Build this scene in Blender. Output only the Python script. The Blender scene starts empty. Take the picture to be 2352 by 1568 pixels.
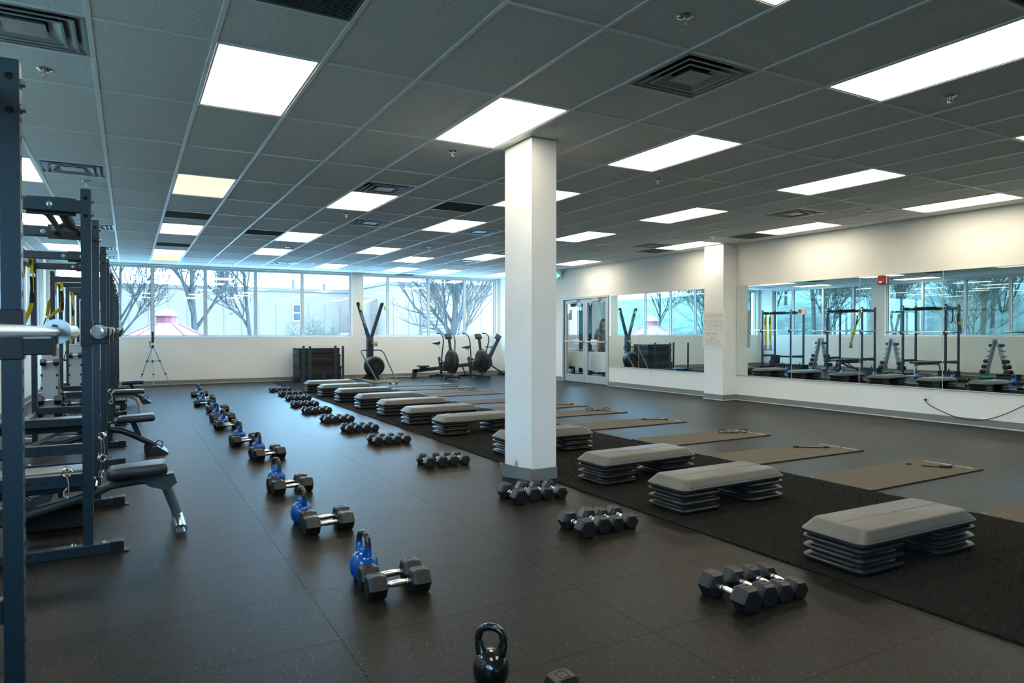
import bpy, bmesh, math, random
from mathutils import Vector, Matrix
import numpy as np
PI = math.pi
S = bpy.context.scene
C = S.collection
rnd = random.Random(7)

# ------------------------------------------------------------------ camera
EYE = 1.26
cam_data = bpy.data.cameras.new('camera')
cam_data.sensor_width = 36.0
cam_data.lens = 24.0
cam_data.clip_start = 0.05
cam_data.clip_end = 300
cam = bpy.data.objects.new('camera', cam_data)
C.objects.link(cam)
cam.location = (0, 0, EYE)
cam.rotation_euler = (PI/2 - math.atan2(20.0, 1568.0), 0, -math.atan2(881.0, 1568.0))
cam_data.dof.use_dof = True
cam_data.dof.focus_distance = 7.0
cam_data.dof.aperture_fstop = 5.0
S.camera = cam

# ------------------------------------------------------------------ sky, light levels, exposure
SKY_STRENGTH = 13.5
LAMP_STRENGTH = 6.4
LAMP_COLOR = (1.0, 0.92, 0.75)
world = bpy.data.worlds.new('overcast_sky')
S.world = world
world.use_nodes = True
wn = world.node_tree
wn.nodes.clear()
w_out = wn.nodes.new('ShaderNodeOutputWorld')
w_bg = wn.nodes.new('ShaderNodeBackground')
w_ramp = wn.nodes.new('ShaderNodeValToRGB')
w_sep = wn.nodes.new('ShaderNodeSeparateXYZ')
w_tc = wn.nodes.new('ShaderNodeTexCoord')
w_ramp.color_ramp.elements[0].position = 0.0
w_ramp.color_ramp.elements[0].color = (0.36, 0.70, 1.0, 1)
w_ramp.color_ramp.elements[1].position = 0.7
w_ramp.color_ramp.elements[1].color = (0.31, 0.64, 1.0, 1)
wn.links.new(w_tc.outputs['Generated'], w_sep.inputs[0])
wn.links.new(w_sep.outputs['Z'], w_ramp.inputs[0])
wn.links.new(w_ramp.outputs[0], w_bg.inputs['Color'])
wn.links.new(w_bg.outputs[0], w_out.inputs[0])
w_bg.inputs['Strength'].default_value = SKY_STRENGTH
S.view_settings.view_transform = 'Standard'
S.view_settings.look = 'None'
S.view_settings.exposure = 0.80
S.view_settings.gamma = 1.0
S.view_settings.use_curve_mapping = False
S.cycles.max_bounces = 10
S.cycles.transparent_max_bounces = 16
S.cycles.sample_clamp_indirect = 6.0

# ------------------------------------------------------------------ materials
def mat(name, col, rough=0.6, metal=0.0, spec=0.5, var=0.0, vscale=8.0, bump=0.0, bscale=60.0, stretch=None, coat=0.0):
    m = bpy.data.materials.new(name)
    m.use_nodes = True
    nt = m.node_tree
    b = nt.nodes['Principled BSDF']
    b.inputs['Base Color'].default_value = (*col, 1)
    b.inputs['Roughness'].default_value = rough
    b.inputs['Metallic'].default_value = metal
    b.inputs['Specular IOR Level'].default_value = spec
    b.inputs['Coat Weight'].default_value = coat
    tc = nt.nodes.new('ShaderNodeTexCoord')
    src = tc.outputs['Object']
    if stretch:
        mp = nt.nodes.new('ShaderNodeMapping')
        mp.inputs['Scale'].default_value = stretch
        nt.links.new(src, mp.inputs[0])
        src = mp.outputs[0]
    if var > 0:
        n = nt.nodes.new('ShaderNodeTexNoise')
        n.inputs['Scale'].default_value = vscale
        n.inputs['Detail'].default_value = 5
        nt.links.new(src, n.inputs['Vector'])
        r = nt.nodes.new('ShaderNodeValToRGB')
        r.color_ramp.elements[0].position = 0.3
        r.color_ramp.elements[1].position = 0.7
        r.color_ramp.elements[0].color = (*[c*(1-var) for c in col], 1)
        r.color_ramp.elements[1].color = (*[min(1, c*(1+var)) for c in col], 1)
        nt.links.new(n.outputs[0], r.inputs[0])
        nt.links.new(r.outputs[0], b.inputs['Base Color'])
    if bump > 0:
        n2 = nt.nodes.new('ShaderNodeTexNoise')
        n2.inputs['Scale'].default_value = bscale
        n2.inputs['Detail'].default_value = 3
        nt.links.new(src, n2.inputs['Vector'])
        bp = nt.nodes.new('ShaderNodeBump')
        bp.inputs['Strength'].default_value = bump
        bp.inputs['Distance'].default_value = 0.01
        nt.links.new(n2.outputs[0], bp.inputs['Height'])
        nt.links.new(bp.outputs[0], b.inputs['Normal'])
    return m

def emit(name, col, strength):
    m = bpy.data.materials.new(name)
    m.use_nodes = True
    nt = m.node_tree
    nt.nodes.clear()
    o = nt.nodes.new('ShaderNodeOutputMaterial')
    e = nt.nodes.new('ShaderNodeEmission')
    e.inputs['Color'].default_value = (*col, 1)
    e.inputs['Strength'].default_value = strength
    nt.links.new(e.outputs[0], o.inputs[0])
    return m

def glass(name, tint, ior=1.75):
    m = bpy.data.materials.new(name)
    m.use_nodes = True
    nt = m.node_tree
    nt.nodes.clear()
    o = nt.nodes.new('ShaderNodeOutputMaterial')
    t = nt.nodes.new('ShaderNodeBsdfTransparent')
    t.inputs['Color'].default_value = (*tint, 1)
    g = nt.nodes.new('ShaderNodeBsdfGlossy')
    g.inputs['Roughness'].default_value = 0.0
    f = nt.nodes.new('ShaderNodeFresnel')
    gi = nt.nodes.new('ShaderNodeNewGeometry')
    mi = nt.nodes.new('ShaderNodeMapRange')       # same reflectance on both faces of a pane
    mi.inputs['To Min'].default_value = ior
    mi.inputs['To Max'].default_value = 1.0/ior
    nt.links.new(gi.outputs['Backfacing'], mi.inputs[0])
    nt.links.new(mi.outputs[0], f.inputs['IOR'])
    x = nt.nodes.new('ShaderNodeMixShader')
    nt.links.new(f.outputs[0], x.inputs[0])
    nt.links.new(t.outputs[0], x.inputs[1])
    nt.links.new(g.outputs[0], x.inputs[2])
    nt.links.new(x.outputs[0], o.inputs[0])
    return m

def rubber_floor(name, base, fleck, amt):
    """dark rubber with pale flecks and a soft broad mottling"""
    m = mat(name, base, rough=0.38, spec=0.085, bump=0.12, bscale=420)
    nt = m.node_tree
    b = nt.nodes['Principled BSDF']
    tc = nt.nodes.new('ShaderNodeTexCoord')
    geo = nt.nodes.new('ShaderNodeNewGeometry')
    v = nt.nodes.new('ShaderNodeTexVoronoi')
    v.inputs['Scale'].default_value = 110
    nt.links.new(geo.outputs['Position'], v.inputs['Vector'])
    r = nt.nodes.new('ShaderNodeValToRGB')
    r.color_ramp.elements[0].position = 0.0
    r.color_ramp.elements[0].color = (1, 1, 1, 1)
    r.color_ramp.elements[1].position = 0.42
    r.color_ramp.elements[1].color = (0, 0, 0, 1)
    nt.links.new(v.outputs['Distance'], r.inputs[0])
    wv = nt.nodes.new('ShaderNodeTexWhiteNoise')
    nt.links.new(v.outputs['Position'], wv.inputs[0])
    gt = nt.nodes.new('ShaderNodeMath'); gt.operation = 'GREATER_THAN'
    gt.inputs[1].default_value = 1 - amt
    nt.links.new(wv.outputs['Value'], gt.inputs[0])
    mu = nt.nodes.new('ShaderNodeMath'); mu.operation = 'MULTIPLY'
    nt.links.new(r.outputs[0], mu.inputs[0]); nt.links.new(gt.outputs[0], mu.inputs[1])
    n = nt.nodes.new('ShaderNodeTexNoise')
    n.inputs['Scale'].default_value = 1.1; n.inputs['Detail'].default_value = 4
    nt.links.new(geo.outputs['Position'], n.inputs['Vector'])
    r2 = nt.nodes.new('ShaderNodeValToRGB')
    r2.color_ramp.elements[0].position = 0.35; r2.color_ramp.elements[1].position = 0.68
    r2.color_ramp.elements[0].color = (*[c*0.82 for c in base], 1)
    r2.color_ramp.elements[1].color = (*[c*1.2 for c in base], 1)
    nt.links.new(n.outputs[0], r2.inputs[0])
    oi = nt.nodes.new('ShaderNodeObjectInfo')
    mr = nt.nodes.new('ShaderNodeMapRange')
    mr.inputs['To Min'].default_value = 0.86; mr.inputs['To Max'].default_value = 1.12
    nt.links.new(oi.outputs['Random'], mr.inputs[0])
    mx0 = nt.nodes.new('ShaderNodeMix'); mx0.data_type = 'RGBA'; mx0.blend_type = 'MULTIPLY'
    mx0.inputs[0].default_value = 1
    nt.links.new(r2.outputs[0], mx0.inputs[6]); nt.links.new(mr.outputs[0], mx0.inputs[7])
    mx = nt.nodes.new('ShaderNodeMix'); mx.data_type = 'RGBA'
    nt.links.new(mu.outputs[0], mx.inputs[0])
    nt.links.new(mx0.outputs[2], mx.inputs[6])
    mx.inputs[7].default_value = (*fleck, 1)
    nt.links.new(mx.outputs[2], b.inputs['Base Color'])
    return m

def ceiling_tile_mat():
    m = mat('mineral_fibre', (0.80, 0.81, 0.78), rough=0.95, spec=0.1, bump=0.5, bscale=160)
    nt = m.node_tree
    b = nt.nodes['Principled BSDF']
    geo = nt.nodes.new('ShaderNodeNewGeometry')
    n = nt.nodes.new('ShaderNodeTexNoise'); n.inputs['Scale'].default_value = 95; n.inputs['Detail'].default_value = 2
    nt.links.new(geo.outputs['Position'], n.inputs['Vector'])
    r = nt.nodes.new('ShaderNodeValToRGB')
    r.color_ramp.elements[0].position = 0.30; r.color_ramp.elements[0].color = (0.42, 0.44, 0.43, 1)
    r.color_ramp.elements[1].position = 0.40; r.color_ramp.elements[1].color = (0.80, 0.81, 0.78, 1)
    nt.links.new(n.outputs[0], r.inputs[0]); nt.links.new(r.outputs[0], b.inputs['Base Color'])
    return m

M = {}
M['wall'] = mat('wall_paint', (0.80, 0.78, 0.71), 0.75, spec=0.25, var=0.02, vscale=1.5, bump=0.03, bscale=200)
M['column'] = mat('column_paint', (0.80, 0.79, 0.75), 0.6, spec=0.3, var=0.03, vscale=2.5)
M['base'] = mat('vinyl_base_grey', (0.19, 0.19, 0.175), 0.5)
M['toe'] = mat('toe_sheen_trim_cream', (0.55, 0.52, 0.44), 0.5)  # cream paints in light reflected off the toe; plain colour on mirror channel
M['deck'] = mat('ceiling_void', (0.10, 0.10, 0.10), 0.9)
M['tile'] = ceiling_tile_mat()
M['rail'] = mat('grid_paint', (0.86, 0.88, 0.88), 0.35)
M['subfloor'] = mat('subfloor', (0.011, 0.010, 0.009), 0.9, spec=0.1)
M['floor'] = rubber_floor('floor_rubber', (0.0105, 0.0092, 0.0074), (0.16, 0.148, 0.13), 0.12)
M['turf'] = mat('turf_backing', (0.012, 0.011, 0.009), 0.95, spec=0.1, var=0.5, vscale=60, bump=0.8, bscale=180)
M['blade'] = mat('turf_blade', (0.026, 0.024, 0.019), 0.85, spec=0.15)
M['alu'] = mat('aluminium', (0.44, 0.44, 0.42), 0.45, metal=0.3, spec=0.4)
M['win'] = mat('window_frame_paint', (0.62, 0.66, 0.68), 0.45)
M['winedge'] = mat('window_gasket', (0.10, 0.12, 0.13), 0.6)
M['glass'] = glass('window_glass', (0.93, 0.97, 0.985), 1.75)
M['doorglass'] = glass('door_glass', (0.95, 0.97, 0.97), 1.35)
M['mirror'] = mat('mirror_silver', (0.74, 0.84, 0.83), 0.0, metal=1.0)
M['mirroredge'] = mat('mirror_edge', (0.50, 0.58, 0.55), 0.25)
M['lamp'] = emit('lamp_diffuser', LAMP_COLOR, LAMP_STRENGTH)
M['lampdim'] = emit('lamp_diffuser_failing', (1.0, 0.90, 0.70), LAMP_STRENGTH*0.10)
M['lampframe'] = mat('lamp_frame', (0.80, 0.80, 0.78), 0.4)
M['vent'] = mat('vent_metal', (0.44, 0.45, 0.44), 0.38, metal=0.35, spec=0.5)
M['ventdark'] = mat('vent_void', (0.015, 0.015, 0.015), 0.9)
M['grille'] = mat('return_grille', (0.15, 0.18, 0.17), 0.6)
M['chrome'] = mat('chrome', (0.80, 0.80, 0.80), 0.14, metal=1.0)
M['steel'] = mat('brushed_steel', (0.62, 0.63, 0.64), 0.3, metal=1.0)
M['rack'] = mat('rack_powdercoat', (0.010, 0.026, 0.040), 0.42, spec=0.5)
M['black'] = mat('black_plastic', (0.012, 0.012, 0.013), 0.45)
M['blackrub'] = mat('black_rubber', (0.010, 0.010, 0.011), 0.65, spec=0.3)
M['hex'] = mat('hex_urethane', (0.0105, 0.0105, 0.0100), 0.42, spec=0.5, var=0.2, vscale=25, bump=0.06, bscale=250)
M['knurl'] = mat('knurled_chrome', (0.85, 0.84, 0.82), 0.2, metal=1.0, bump=0.12, bscale=900)
M['kbblue'] = mat('blue_vinyl', (0.0, 0.085, 0.38), 0.18, coat=0.5)
M['kbblack'] = mat('black_enamel', (0.006, 0.007, 0.008), 0.16, coat=0.6)
M['kbhandle'] = mat('kettlebell_grip', (0.07, 0.07, 0.068), 0.25, metal=0.6)
M['step'] = mat('step_plastic', (0.080, 0.075, 0.066), 0.45, spec=0.5, var=0.06, vscale=6, bump=0.05, bscale=300)
M['riser'] = mat('riser_plastic', (0.015, 0.0145, 0.014), 0.36, spec=0.5)
M['risercore'] = mat('riser_core', (0.006, 0.006, 0.007), 0.6)
M['mat'] = mat('exercise_mat', (0.098, 0.085, 0.062), 0.8, spec=0.2, var=0.08, vscale=9, bump=0.08, bscale=200)
M['matedge'] = mat('mat_edge', (0.012, 0.011, 0.010), 0.8)
M['print'] = mat('white_print', (0.72, 0.71, 0.66), 0.7)
M['pad'] = mat('bench_vinyl', (0.016, 0.018, 0.021), 0.36, spec=0.55)
M['frame'] = mat('bench_frame', (0.050, 0.075, 0.085), 0.40)
M['greyframe'] = mat('grey_frame', (0.40, 0.42, 0.43), 0.4)
M['silver'] = mat('silver_paint', (0.27, 0.31, 0.34), 0.38, metal=0.25)
M['yellow'] = mat('yellow_webbing', (0.72, 0.50, 0.015), 0.75, bump=0.2, bscale=300)
M['strapblack'] = mat('black_webbing', (0.012, 0.012, 0.012), 0.8)
M['white'] = mat('white_plastic', (0.78, 0.78, 0.75), 0.45)
M['paper'] = mat('paper', (0.80, 0.75, 0.68), 0.85, var=0.03, vscale=6)
M['pencil'] = mat('pale_marker', (0.52, 0.47, 0.43), 0.9)
M['red'] = mat('alarm_red', (0.36, 0.018, 0.010), 0.4)
M['bikered'] = mat('bike_red', (0.30, 0.012, 0.012), 0.4)
M['green'] = emit('exit_green', (0.0, 0.36, 0.17), 0.9)
M['exitwhite'] = emit('exit_white', (0.85, 1.0, 0.9), 1.1)
M['lcd'] = mat('lcd_grey', (0.36, 0.38, 0.26), 0.3)
M['lcddark'] = mat('lcd_dark', (0.07, 0.08, 0.08), 0.25)
M['boxfoam'] = mat('foam_box_vinyl', (0.011, 0.011, 0.012), 0.5, spec=0.45, var=0.3, vscale=3)
M['wood'] = mat('platform_wood', (0.42, 0.31, 0.17), 0.55, var=0.15, vscale=20)
M['lime'] = mat('lime_grip', (0.42, 0.66, 0.05), 0.5)
M['teal'] = mat('teal_rubber', (0.02, 0.20, 0.14), 0.55)
M['bark'] = mat('bark', (0.075, 0.068, 0.062), 0.9, spec=0.1, var=0.2, vscale=12)
M['barkgreen'] = mat('bark_mossy', (0.075, 0.075, 0.058), 0.9, spec=0.1, var=0.3, vscale=10)
M['twig'] = mat('twig_bark', (0.15, 0.165, 0.165), 0.9, spec=0.1)
M['hill'] = mat('hillside_scrub', (0.10, 0.125, 0.095), 0.95, spec=0.1, var=0.45, vscale=1.2, bump=0.6, bscale=6)
M['yard'] = mat('pale_paving', (0.74, 0.75, 0.75), 0.9, var=0.08, vscale=0.6)
M['ware'] = mat('warehouse_cladding', (0.190, 0.120, 0.092), 0.7, var=0.04, vscale=0.8)
M['waretrim'] = mat('warehouse_trim', (0.115, 0.08, 0.062), 0.6)
M['waredark'] = mat('warehouse_glass', (0.03, 0.04, 0.05), 0.3)
M['shrub'] = mat('dry_shrub', (0.12, 0.115, 0.075), 0.9, spec=0.1, var=0.3, vscale=9)
M['domepink'] = mat('faded_pink', (0.36, 0.085, 0.10), 0.6, var=0.12, vscale=7)
M['domewhite'] = mat('faded_white', (0.30, 0.245, 0.25), 0.6, var=0.06, vscale=5)
M['skin'] = mat('skin', (0.62, 0.36, 0.27), 0.55)
M['hair'] = mat('dark_hair', (0.020, 0.012, 0.009), 0.5, stretch=(1, 1, 0.2), var=0.4, vscale=90, bump=0.4, bscale=120)
M['coat'] = mat('dark_coat', (0.045, 0.045, 0.05), 0.85, var=0.15, vscale=10)
M['coatlight'] = mat('grey_jacket', (0.12, 0.11, 0.105), 0.85, var=0.15, vscale=10)
M['trousers'] = mat('black_trousers', (0.012, 0.012, 0.014), 0.85)
M['shoe'] = mat('pale_shoe', (0.55, 0.52, 0.48), 0.6)
M['cloth'] = mat('white_tablecloth', (0.72, 0.71, 0.66), 0.9, bump=0.15, bscale=14)
M['navy'] = mat('navy_steel', (0.030, 0.055, 0.085), 0.4)
M['orange'] = mat('orange_folder', (0.55, 0.24, 0.06), 0.6)
M['floor2'] = mat('blue_grey_floor', (0.055, 0.075, 0.10), 0.5)
M['column_wear'] = mat('bare_gypsum', (0.36, 0.30, 0.20), 0.9, var=0.5, vscale=50)

# ------------------------------------------------------------------ mesh builder
def basis(d):
    d = Vector(d).normalized()
    u = d.orthogonal().normalized()
    return u, d.cross(u)

class MB:
    def __init__(s):
        s.v = []; s.f = []; s.mi = []
    def add(s, vs, fs, mi=0):
        o = len(s.v)
        s.v.extend([tuple(v) for v in vs])
        s.f.extend([tuple(i+o for i in f) for f in fs])
        s.mi.extend([mi]*len(fs))
        return s
    def box(s, c, d, b=0.0, rot=None, mi=0, seg=1):
        bm = bmesh.new()
        bmesh.ops.create_cube(bm, size=1.0)
        for v in bm.verts:
            v.co = Vector((v.co.x*d[0], v.co.y*d[1], v.co.z*d[2]))
        if b > 0:
            bmesh.ops.bevel(bm, geom=list(bm.edges), offset=b, segments=seg, affect='EDGES', profile=0.5)
        R = rot if rot is not None else Matrix.Identity(3)
        c = Vector(c)
        bm.verts.index_update()
        vs = [R @ v.co + c for v in bm.verts]
        fs = [[v.index for v in f.verts] for f in bm.faces]
        bm.free()
        return s.add(vs, fs, mi)
    def lohi(s, lo, hi, b=0.0, mi=0):
        return s.box([(a+c)/2 for a, c in zip(lo, hi)], [c-a for a, c in zip(lo, hi)], b, mi=mi)
    def bar(s, p0, p1, w, h, up=(0, 0, 1), b=0.0, mi=0):
        """square bar from p0 to p1, w across, h along 'up'"""
        p0, p1 = Vector(p0), Vector(p1)
        d = p1 - p0
        L = d.length
        z = d.normalized()
        upv = Vector(up)
        if abs(z.dot(upv.normalized())) > 0.999:
            upv = Vector((1, 0, 0))
        y = (upv - z*upv.dot(z)).normalized()
        x = y.cross(z)
        R = Matrix((x, y, z)).transposed()
        return s.box((p0+p1)/2, (w, h, L), b, rot=R, mi=mi)
    def cyl(s, p0, p1, r0, r1=None, n=12, mi=0, cap=True):
        r1 = r0 if r1 is None else r1
        p0, p1 = Vector(p0), Vector(p1)
        u, w = basis(p1-p0)
        vs = []
        for p, r in ((p0, r0), (p1, r1)):
            for i in range(n):
                a = 2*PI*i/n
                vs.append(p + (u*math.cos(a) + w*math.sin(a))*r)
        fs = [(i, (i+1) % n, n+(i+1) % n, n+i) for i in range(n)]
        if cap:
            fs += [tuple(range(n-1, -1, -1)), tuple(range(n, 2*n))]
        return s.add(vs, fs, mi)
    def tube(s, pts, r, n=8, closed=False, mi=0, flat=None):
        """swept tube along points; r a number or a list; flat=(w,h) sweeps a ribbon section"""
        P = [Vector(p) for p in pts]
        k = len(P)
        R = r if isinstance(r, (list, tuple)) else [r]*k
        T = []
        for i in range(k):
            a = P[(i-1) % k] if (closed or i > 0) else P[i]
            b = P[(i+1) % k] if (closed or i < k-1) else P[i]
            T.append((b-a).normalized())
        u, w = basis(T[0])
        vs = []
        for i in range(k):
            if i > 0:
                q = T[i-1].rotation_difference(T[i])
                u = q @ u
            u = (u - T[i]*u.dot(T[i])).normalized()
            w = T[i].cross(u)
            for j in range(n):
                a = 2*PI*j/n
                if flat:
                    vs.append(P[i] + u*(flat[0]*math.copysign(.5, math.cos(a+PI/4))) + w*(flat[1]*math.copysign(.5, math.sin(a+PI/4))))
                else:
                    vs.append(P[i] + (u*math.cos(a) + w*math.sin(a))*R[i])
        fs = []
        m = k if closed else k-1
        for i in range(m):
            a, b = i*n, ((i+1) % k)*n
            fs += [(a+j, a+(j+1) % n, b+(j+1) % n, b+j) for j in range(n)]
        if not closed:
            fs += [tuple(range(n-1, -1, -1)), tuple(range((k-1)*n, k*n))]
        return s.add(vs, fs, mi)
    def lathe(s, prof, n=24, M4=None, mi=0):
        vs = []; fs = []
        k = len(prof)
        for r, z in prof:
            for j in range(n):
                a = 2*PI*j/n
                vs.append(Vector((r*math.cos(a), r*math.sin(a), z)))
        for i in range(k-1):
            a, b = i*n, (i+1)*n
            fs += [(a+j, a+(j+1) % n, b+(j+1) % n, b+j) for j in range(n)]
        if prof[0][0] > 1e-6: fs.append(tuple(range(n-1, -1, -1)))
        if prof[-1][0] > 1e-6: fs.append(tuple(range((k-1)*n, k*n)))
        if M4 is not None: vs = [M4 @ v for v in vs]
        return s.add(vs, fs, mi)
    def prism(s, poly, d0, d1, axis='z', mi=0, ins=0.0):
        """extrude a 2-D polygon; axis names the extrusion axis"""
        def m(p, d):
            return {'z': (p[0], p[1], d), 'y': (p[0], d, p[1]), 'x': (d, p[0], p[1])}[axis]
        n = len(poly)
        vs = [m(p, d0) for p in poly] + [m(p, d1) for p in poly]
        fs = [(i, (i+1) % n, n+(i+1) % n, n+i) for i in range(n)] + [tuple(range(n-1, -1, -1)), tuple(range(n, 2*n))]
        return s.add(vs, fs, mi)
    def loops(s, L, mi=0, cap=True):
        """skin a list of equal-length vertex loops"""
        n = len(L[0])
        vs = [v for l in L for v in l]
        fs = []
        for i in range(len(L)-1):
            a, b = i*n, (i+1)*n
            fs += [(a+j, a+(j+1) % n, b+(j+1) % n, b+j) for j in range(n)]
        if cap:
            fs += [tuple(range(n-1, -1, -1)), tuple(range((len(L)-1)*n, len(L)*n))]
        return s.add(vs, fs, mi)
    def moved(s, M4):
        s.v = [tuple(M4 @ Vector(v)) for v in s.v]
        return s
    def mesh(s, name, mats, smooth=True, ang=38):
        me = bpy.data.meshes.new(name)
        me.from_pydata(s.v, [], s.f)
        for m in (mats if isinstance(mats, (list, tuple)) else [mats]):
            me.materials.append(m)
        if len(set(s.mi)) > 1:
            me.polygons.foreach_set('material_index', s.mi)
        bm = bmesh.new(); bm.from_mesh(me)
        bmesh.ops.recalc_face_normals(bm, faces=list(bm.faces))
        bm.to_mesh(me); bm.free()
        if smooth:
            me.polygons.foreach_set('use_smooth', [True]*len(me.polygons))
            me.set_sharp_from_angle(angle=math.radians(ang))
        me.update()
        return me

def link(name, me, parent=None, loc=None, rot=None, sc=None):
    o = bpy.data.objects.new(name, me)
    C.objects.link(o)
    if parent is not None: o.parent = parent
    if loc is not None: o.location = loc
    if rot is not None: o.rotation_euler = rot
    if sc is not None: o.scale = (sc, sc, sc)
    return o
def part(name, mb, m, parent, smooth=True, loc=None, rot=None, label=None, ang=38, kind=None):
    o = link(name, mb.mesh(name, m, smooth, ang), parent, loc, rot)
    if label: o['label'] = label
    if kind: o['kind'] = kind
    return o
def thing(name, label, cat, loc=(0, 0, 0), rz=0.0, group=None, sc=None):
    o = link(name, None, None, loc, (0, 0, rz), sc)
    o.empty_display_size = 0.1
    o['label'] = label; o['category'] = cat
    if group: o['group'] = group
    return o
def tag(o, label, cat, group=None):
    o['label'] = label; o['category'] = cat
    if group: o['group'] = group
    return o
def struct(name, mb, m, smooth=False, parent=None, label=None):
    o = link(name, mb.mesh(name, m, smooth), parent)
    if parent is None: o['kind'] = 'structure'
    if label: o['label'] = label
    return o
KIDS = {}
def template(parts):
    """parts: list of (name, mesh, loc, rot, label, [sub parts])"""
    return parts
def place(tpl, root):
    """copies of a template's parts (sharing mesh data) under root"""
    for p in tpl:
        name, me = p[0], p[1]
        o = link(name, me, root, p[2] if len(p) > 2 else None, p[3] if len(p) > 3 else None)
        if len(p) > 4 and p[4]: o['label'] = p[4]
        if len(p) > 5: place(p[5], o)
    return root
ORD = ['first', 'second', 'third', 'fourth', 'fifth', 'sixth', 'seventh', 'eighth', 'ninth', 'tenth', 'eleventh', 'twelfth', 'thirteenth']
def rrect(w, d, r, z, k=4, cx=0, cy=0):
    out = []
    for qx, qy, a0 in ((1, 1, 0), (-1, 1, PI/2), (-1, -1, PI), (1, -1, 1.5*PI)):
        for i in range(k+1):
            a = a0 + PI/2*i/k
            out.append((cx + qx*(w/2-r) + r*math.cos(a), cy + qy*(d/2-r) + r*math.sin(a), z))
    return out
def arc(c, r, a0, a1, n, plane='xz'):
    out = []
    for i in range(n+1):
        a = a0 + (a1-a0)*i/n
        p, q = r*math.cos(a), r*math.sin(a)
        out.append({'xz': (c[0]+p, c[1], c[2]+q), 'yz': (c[0], c[1]+p, c[2]+q), 'xy': (c[0]+p, c[1]+q, c[2])}[plane])
    return out

# ================================================================== THE ROOM
XL, XR, YB, YF, ZC = -1.6, 9.95, 18.5, -8.6, 2.91
GX, GY, PX, PY = 0.437, 4.215, 0.6096, 1.2192     # ceiling grid origin and pitch
SILL, WTOP = 1.145, 2.875

# ---- floor: dark base, interlocking rubber tiles
fb = MB().lohi((XL-0.3, YF-0.3, -0.20), (XR+0.15, YB+0.3, -0.004))
floor = struct('floor', fb, M['subfloor'])
TX, TY, TX0, TY0 = 1.17, 0.575, 0.75, 5.65
def toothed(w, d, g=0.0002, nt=24):
    """one rubber tile, puzzle teeth on its two short edges"""
    pts = []
    x0, x1, y0, y1 = -w/2+g, w/2-g, -d/2+g, d/2-g
    t = 0.007
    pts.append((x0, y0)); pts.append((x1, y0))
    for i in range(nt):
        ya, yb = y0+(y1-y0)*(i+0.25)/nt, y0+(y1-y0)*(i+0.75)/nt
        pts += [(x1+t, ya+0.004), (x1+t, yb-0.004)] if i % 2 else [(x1, ya), (x1, yb)]
    pts.append((x1, y1)); pts.append((x0, y1))
    for i in reversed(range(nt)):
        ya, yb = y0+(y1-y0)*(i+0.25)/nt, y0+(y1-y0)*(i+0.75)/nt
        pts += [(x0+t, yb+0.0), (x0+t, ya)] if i % 2 else [(x0, yb), (x0, ya)]
    return pts
tb = MB()
pp = toothed(TX, TY)
n_ = len(pp)
top = [(x*(1-0.0010/TX), y*(1-0.0012/TY), 0.0) for x, y in pp]
tb.add([(x, y, -0.004) for x, y in pp] + [(x*(1-0.0008/TX), y*(1-0.001/TY), -0.0012) for x, y in pp] + top,
       [(i, (i+1) % n_, n_+(i+1) % n_, n_+i) for i in range(n_)] + [(n_+i, n_+(i+1) % n_, 2*n_+(i+1) % n_, 2*n_+i) for i in range(n_)] + [tuple(range(2*n_, 3*n_))])
tile_me = tb.mesh('floor_tile', M['floor'], smooth=False)
far = MB()
i0, i1 = math.floor((XL-TX0)/TX), math.ceil((XR-TX0)/TX)
j0, j1 = math.floor((YF-TY0)/TY), math.ceil((YB-TY0)/TY)
for i in range(i0, i1):
    for j in range(j0, j1):
        xa, xb = TX0+i*TX, TX0+(i+1)*TX
        ya, yb = TY0+j*TY, TY0+(j+1)*TY
        inside = xa >= XL-0.01 and xb <= XR+0.01 and yb <= YB+0.01
        cx, cy = (xa+xb)/2, (ya+yb)/2
        if inside and 0.0 < ya < 10.2:
            link('floor_tile', tile_me, floor, (cx, cy, 0), (0, 0, 0 if (i*3+j) % 2 else PI) if False else (0, 0, 0))
        else:
            a, b = max(xa, XL-0.02), min(xb, XR+0.02)
            c, d = max(ya, YF-0.02), min(yb, YB+0.02)
            if b-a > 0.02 and d-c > 0.02:
                far.lohi((a+0.0002, c+0.0002, -0.003), (b-0.0002, d-0.0002, 0.0), b=0.0006)
fo = part('floor_tile_field', far, M['floor'], floor, smooth=False, kind='stuff')

# ---- ceiling: dark void deck, T-bar grid, mineral tiles
cd = MB().lohi((XL-0.3, YF-0.3, 3.10), (XR+4.2, YB+0.3, 3.25))
ceiling = struct('ceiling', cd, M['deck'])
LIGHTS = {(0, 0), (3, 0), (6, 0), (10, 0), (14, 0), (6, -2), (10, -2), (3, 3), (6, 2), (10, 2), (14, 2), (6, 4), (10, 4), (14, 4),
          (0, 6), (3, 6), (3, 8), (6, 7), (10, 7), (14, 7), (0, 9), (6, 10), (8, 8), (9, 10), (11, 10), (14, 10),
          (-3, 3), (-3, 6), (-3, 9), (-3, 0), (0, -3), (3, -3), (14, -2)}
DIM = {(0, 3), (0, 10)}
HALF_LIGHT = {(3, -2, 0)}
DIFF = {(-2, 0, 0), (4, -1, 0), (-2, 3, 0), (3, 2, 1), (4, 4, 1), (7, 4, 1), (12, 1, 1), (13, 4, 1), (4, 10, 0), (10, 8, 0), (10, 11, 0),
        (10, 6, 1), (-2, 6, 1), (-2, 9, 0), (-2, 10, 1)}
GRILL = {(0, -1, 0), (0, 5, 0), (5, 3, 0), (2, 6, 0), (0, 8, 0), (14, 3, 0), (14, 5, 0), (5, -3, 1)}
halfcells = {}
for q in HALF_LIGHT | DIFF | GRILL: halfcells.setdefault(q[:2], set()).add(q[2])
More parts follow.
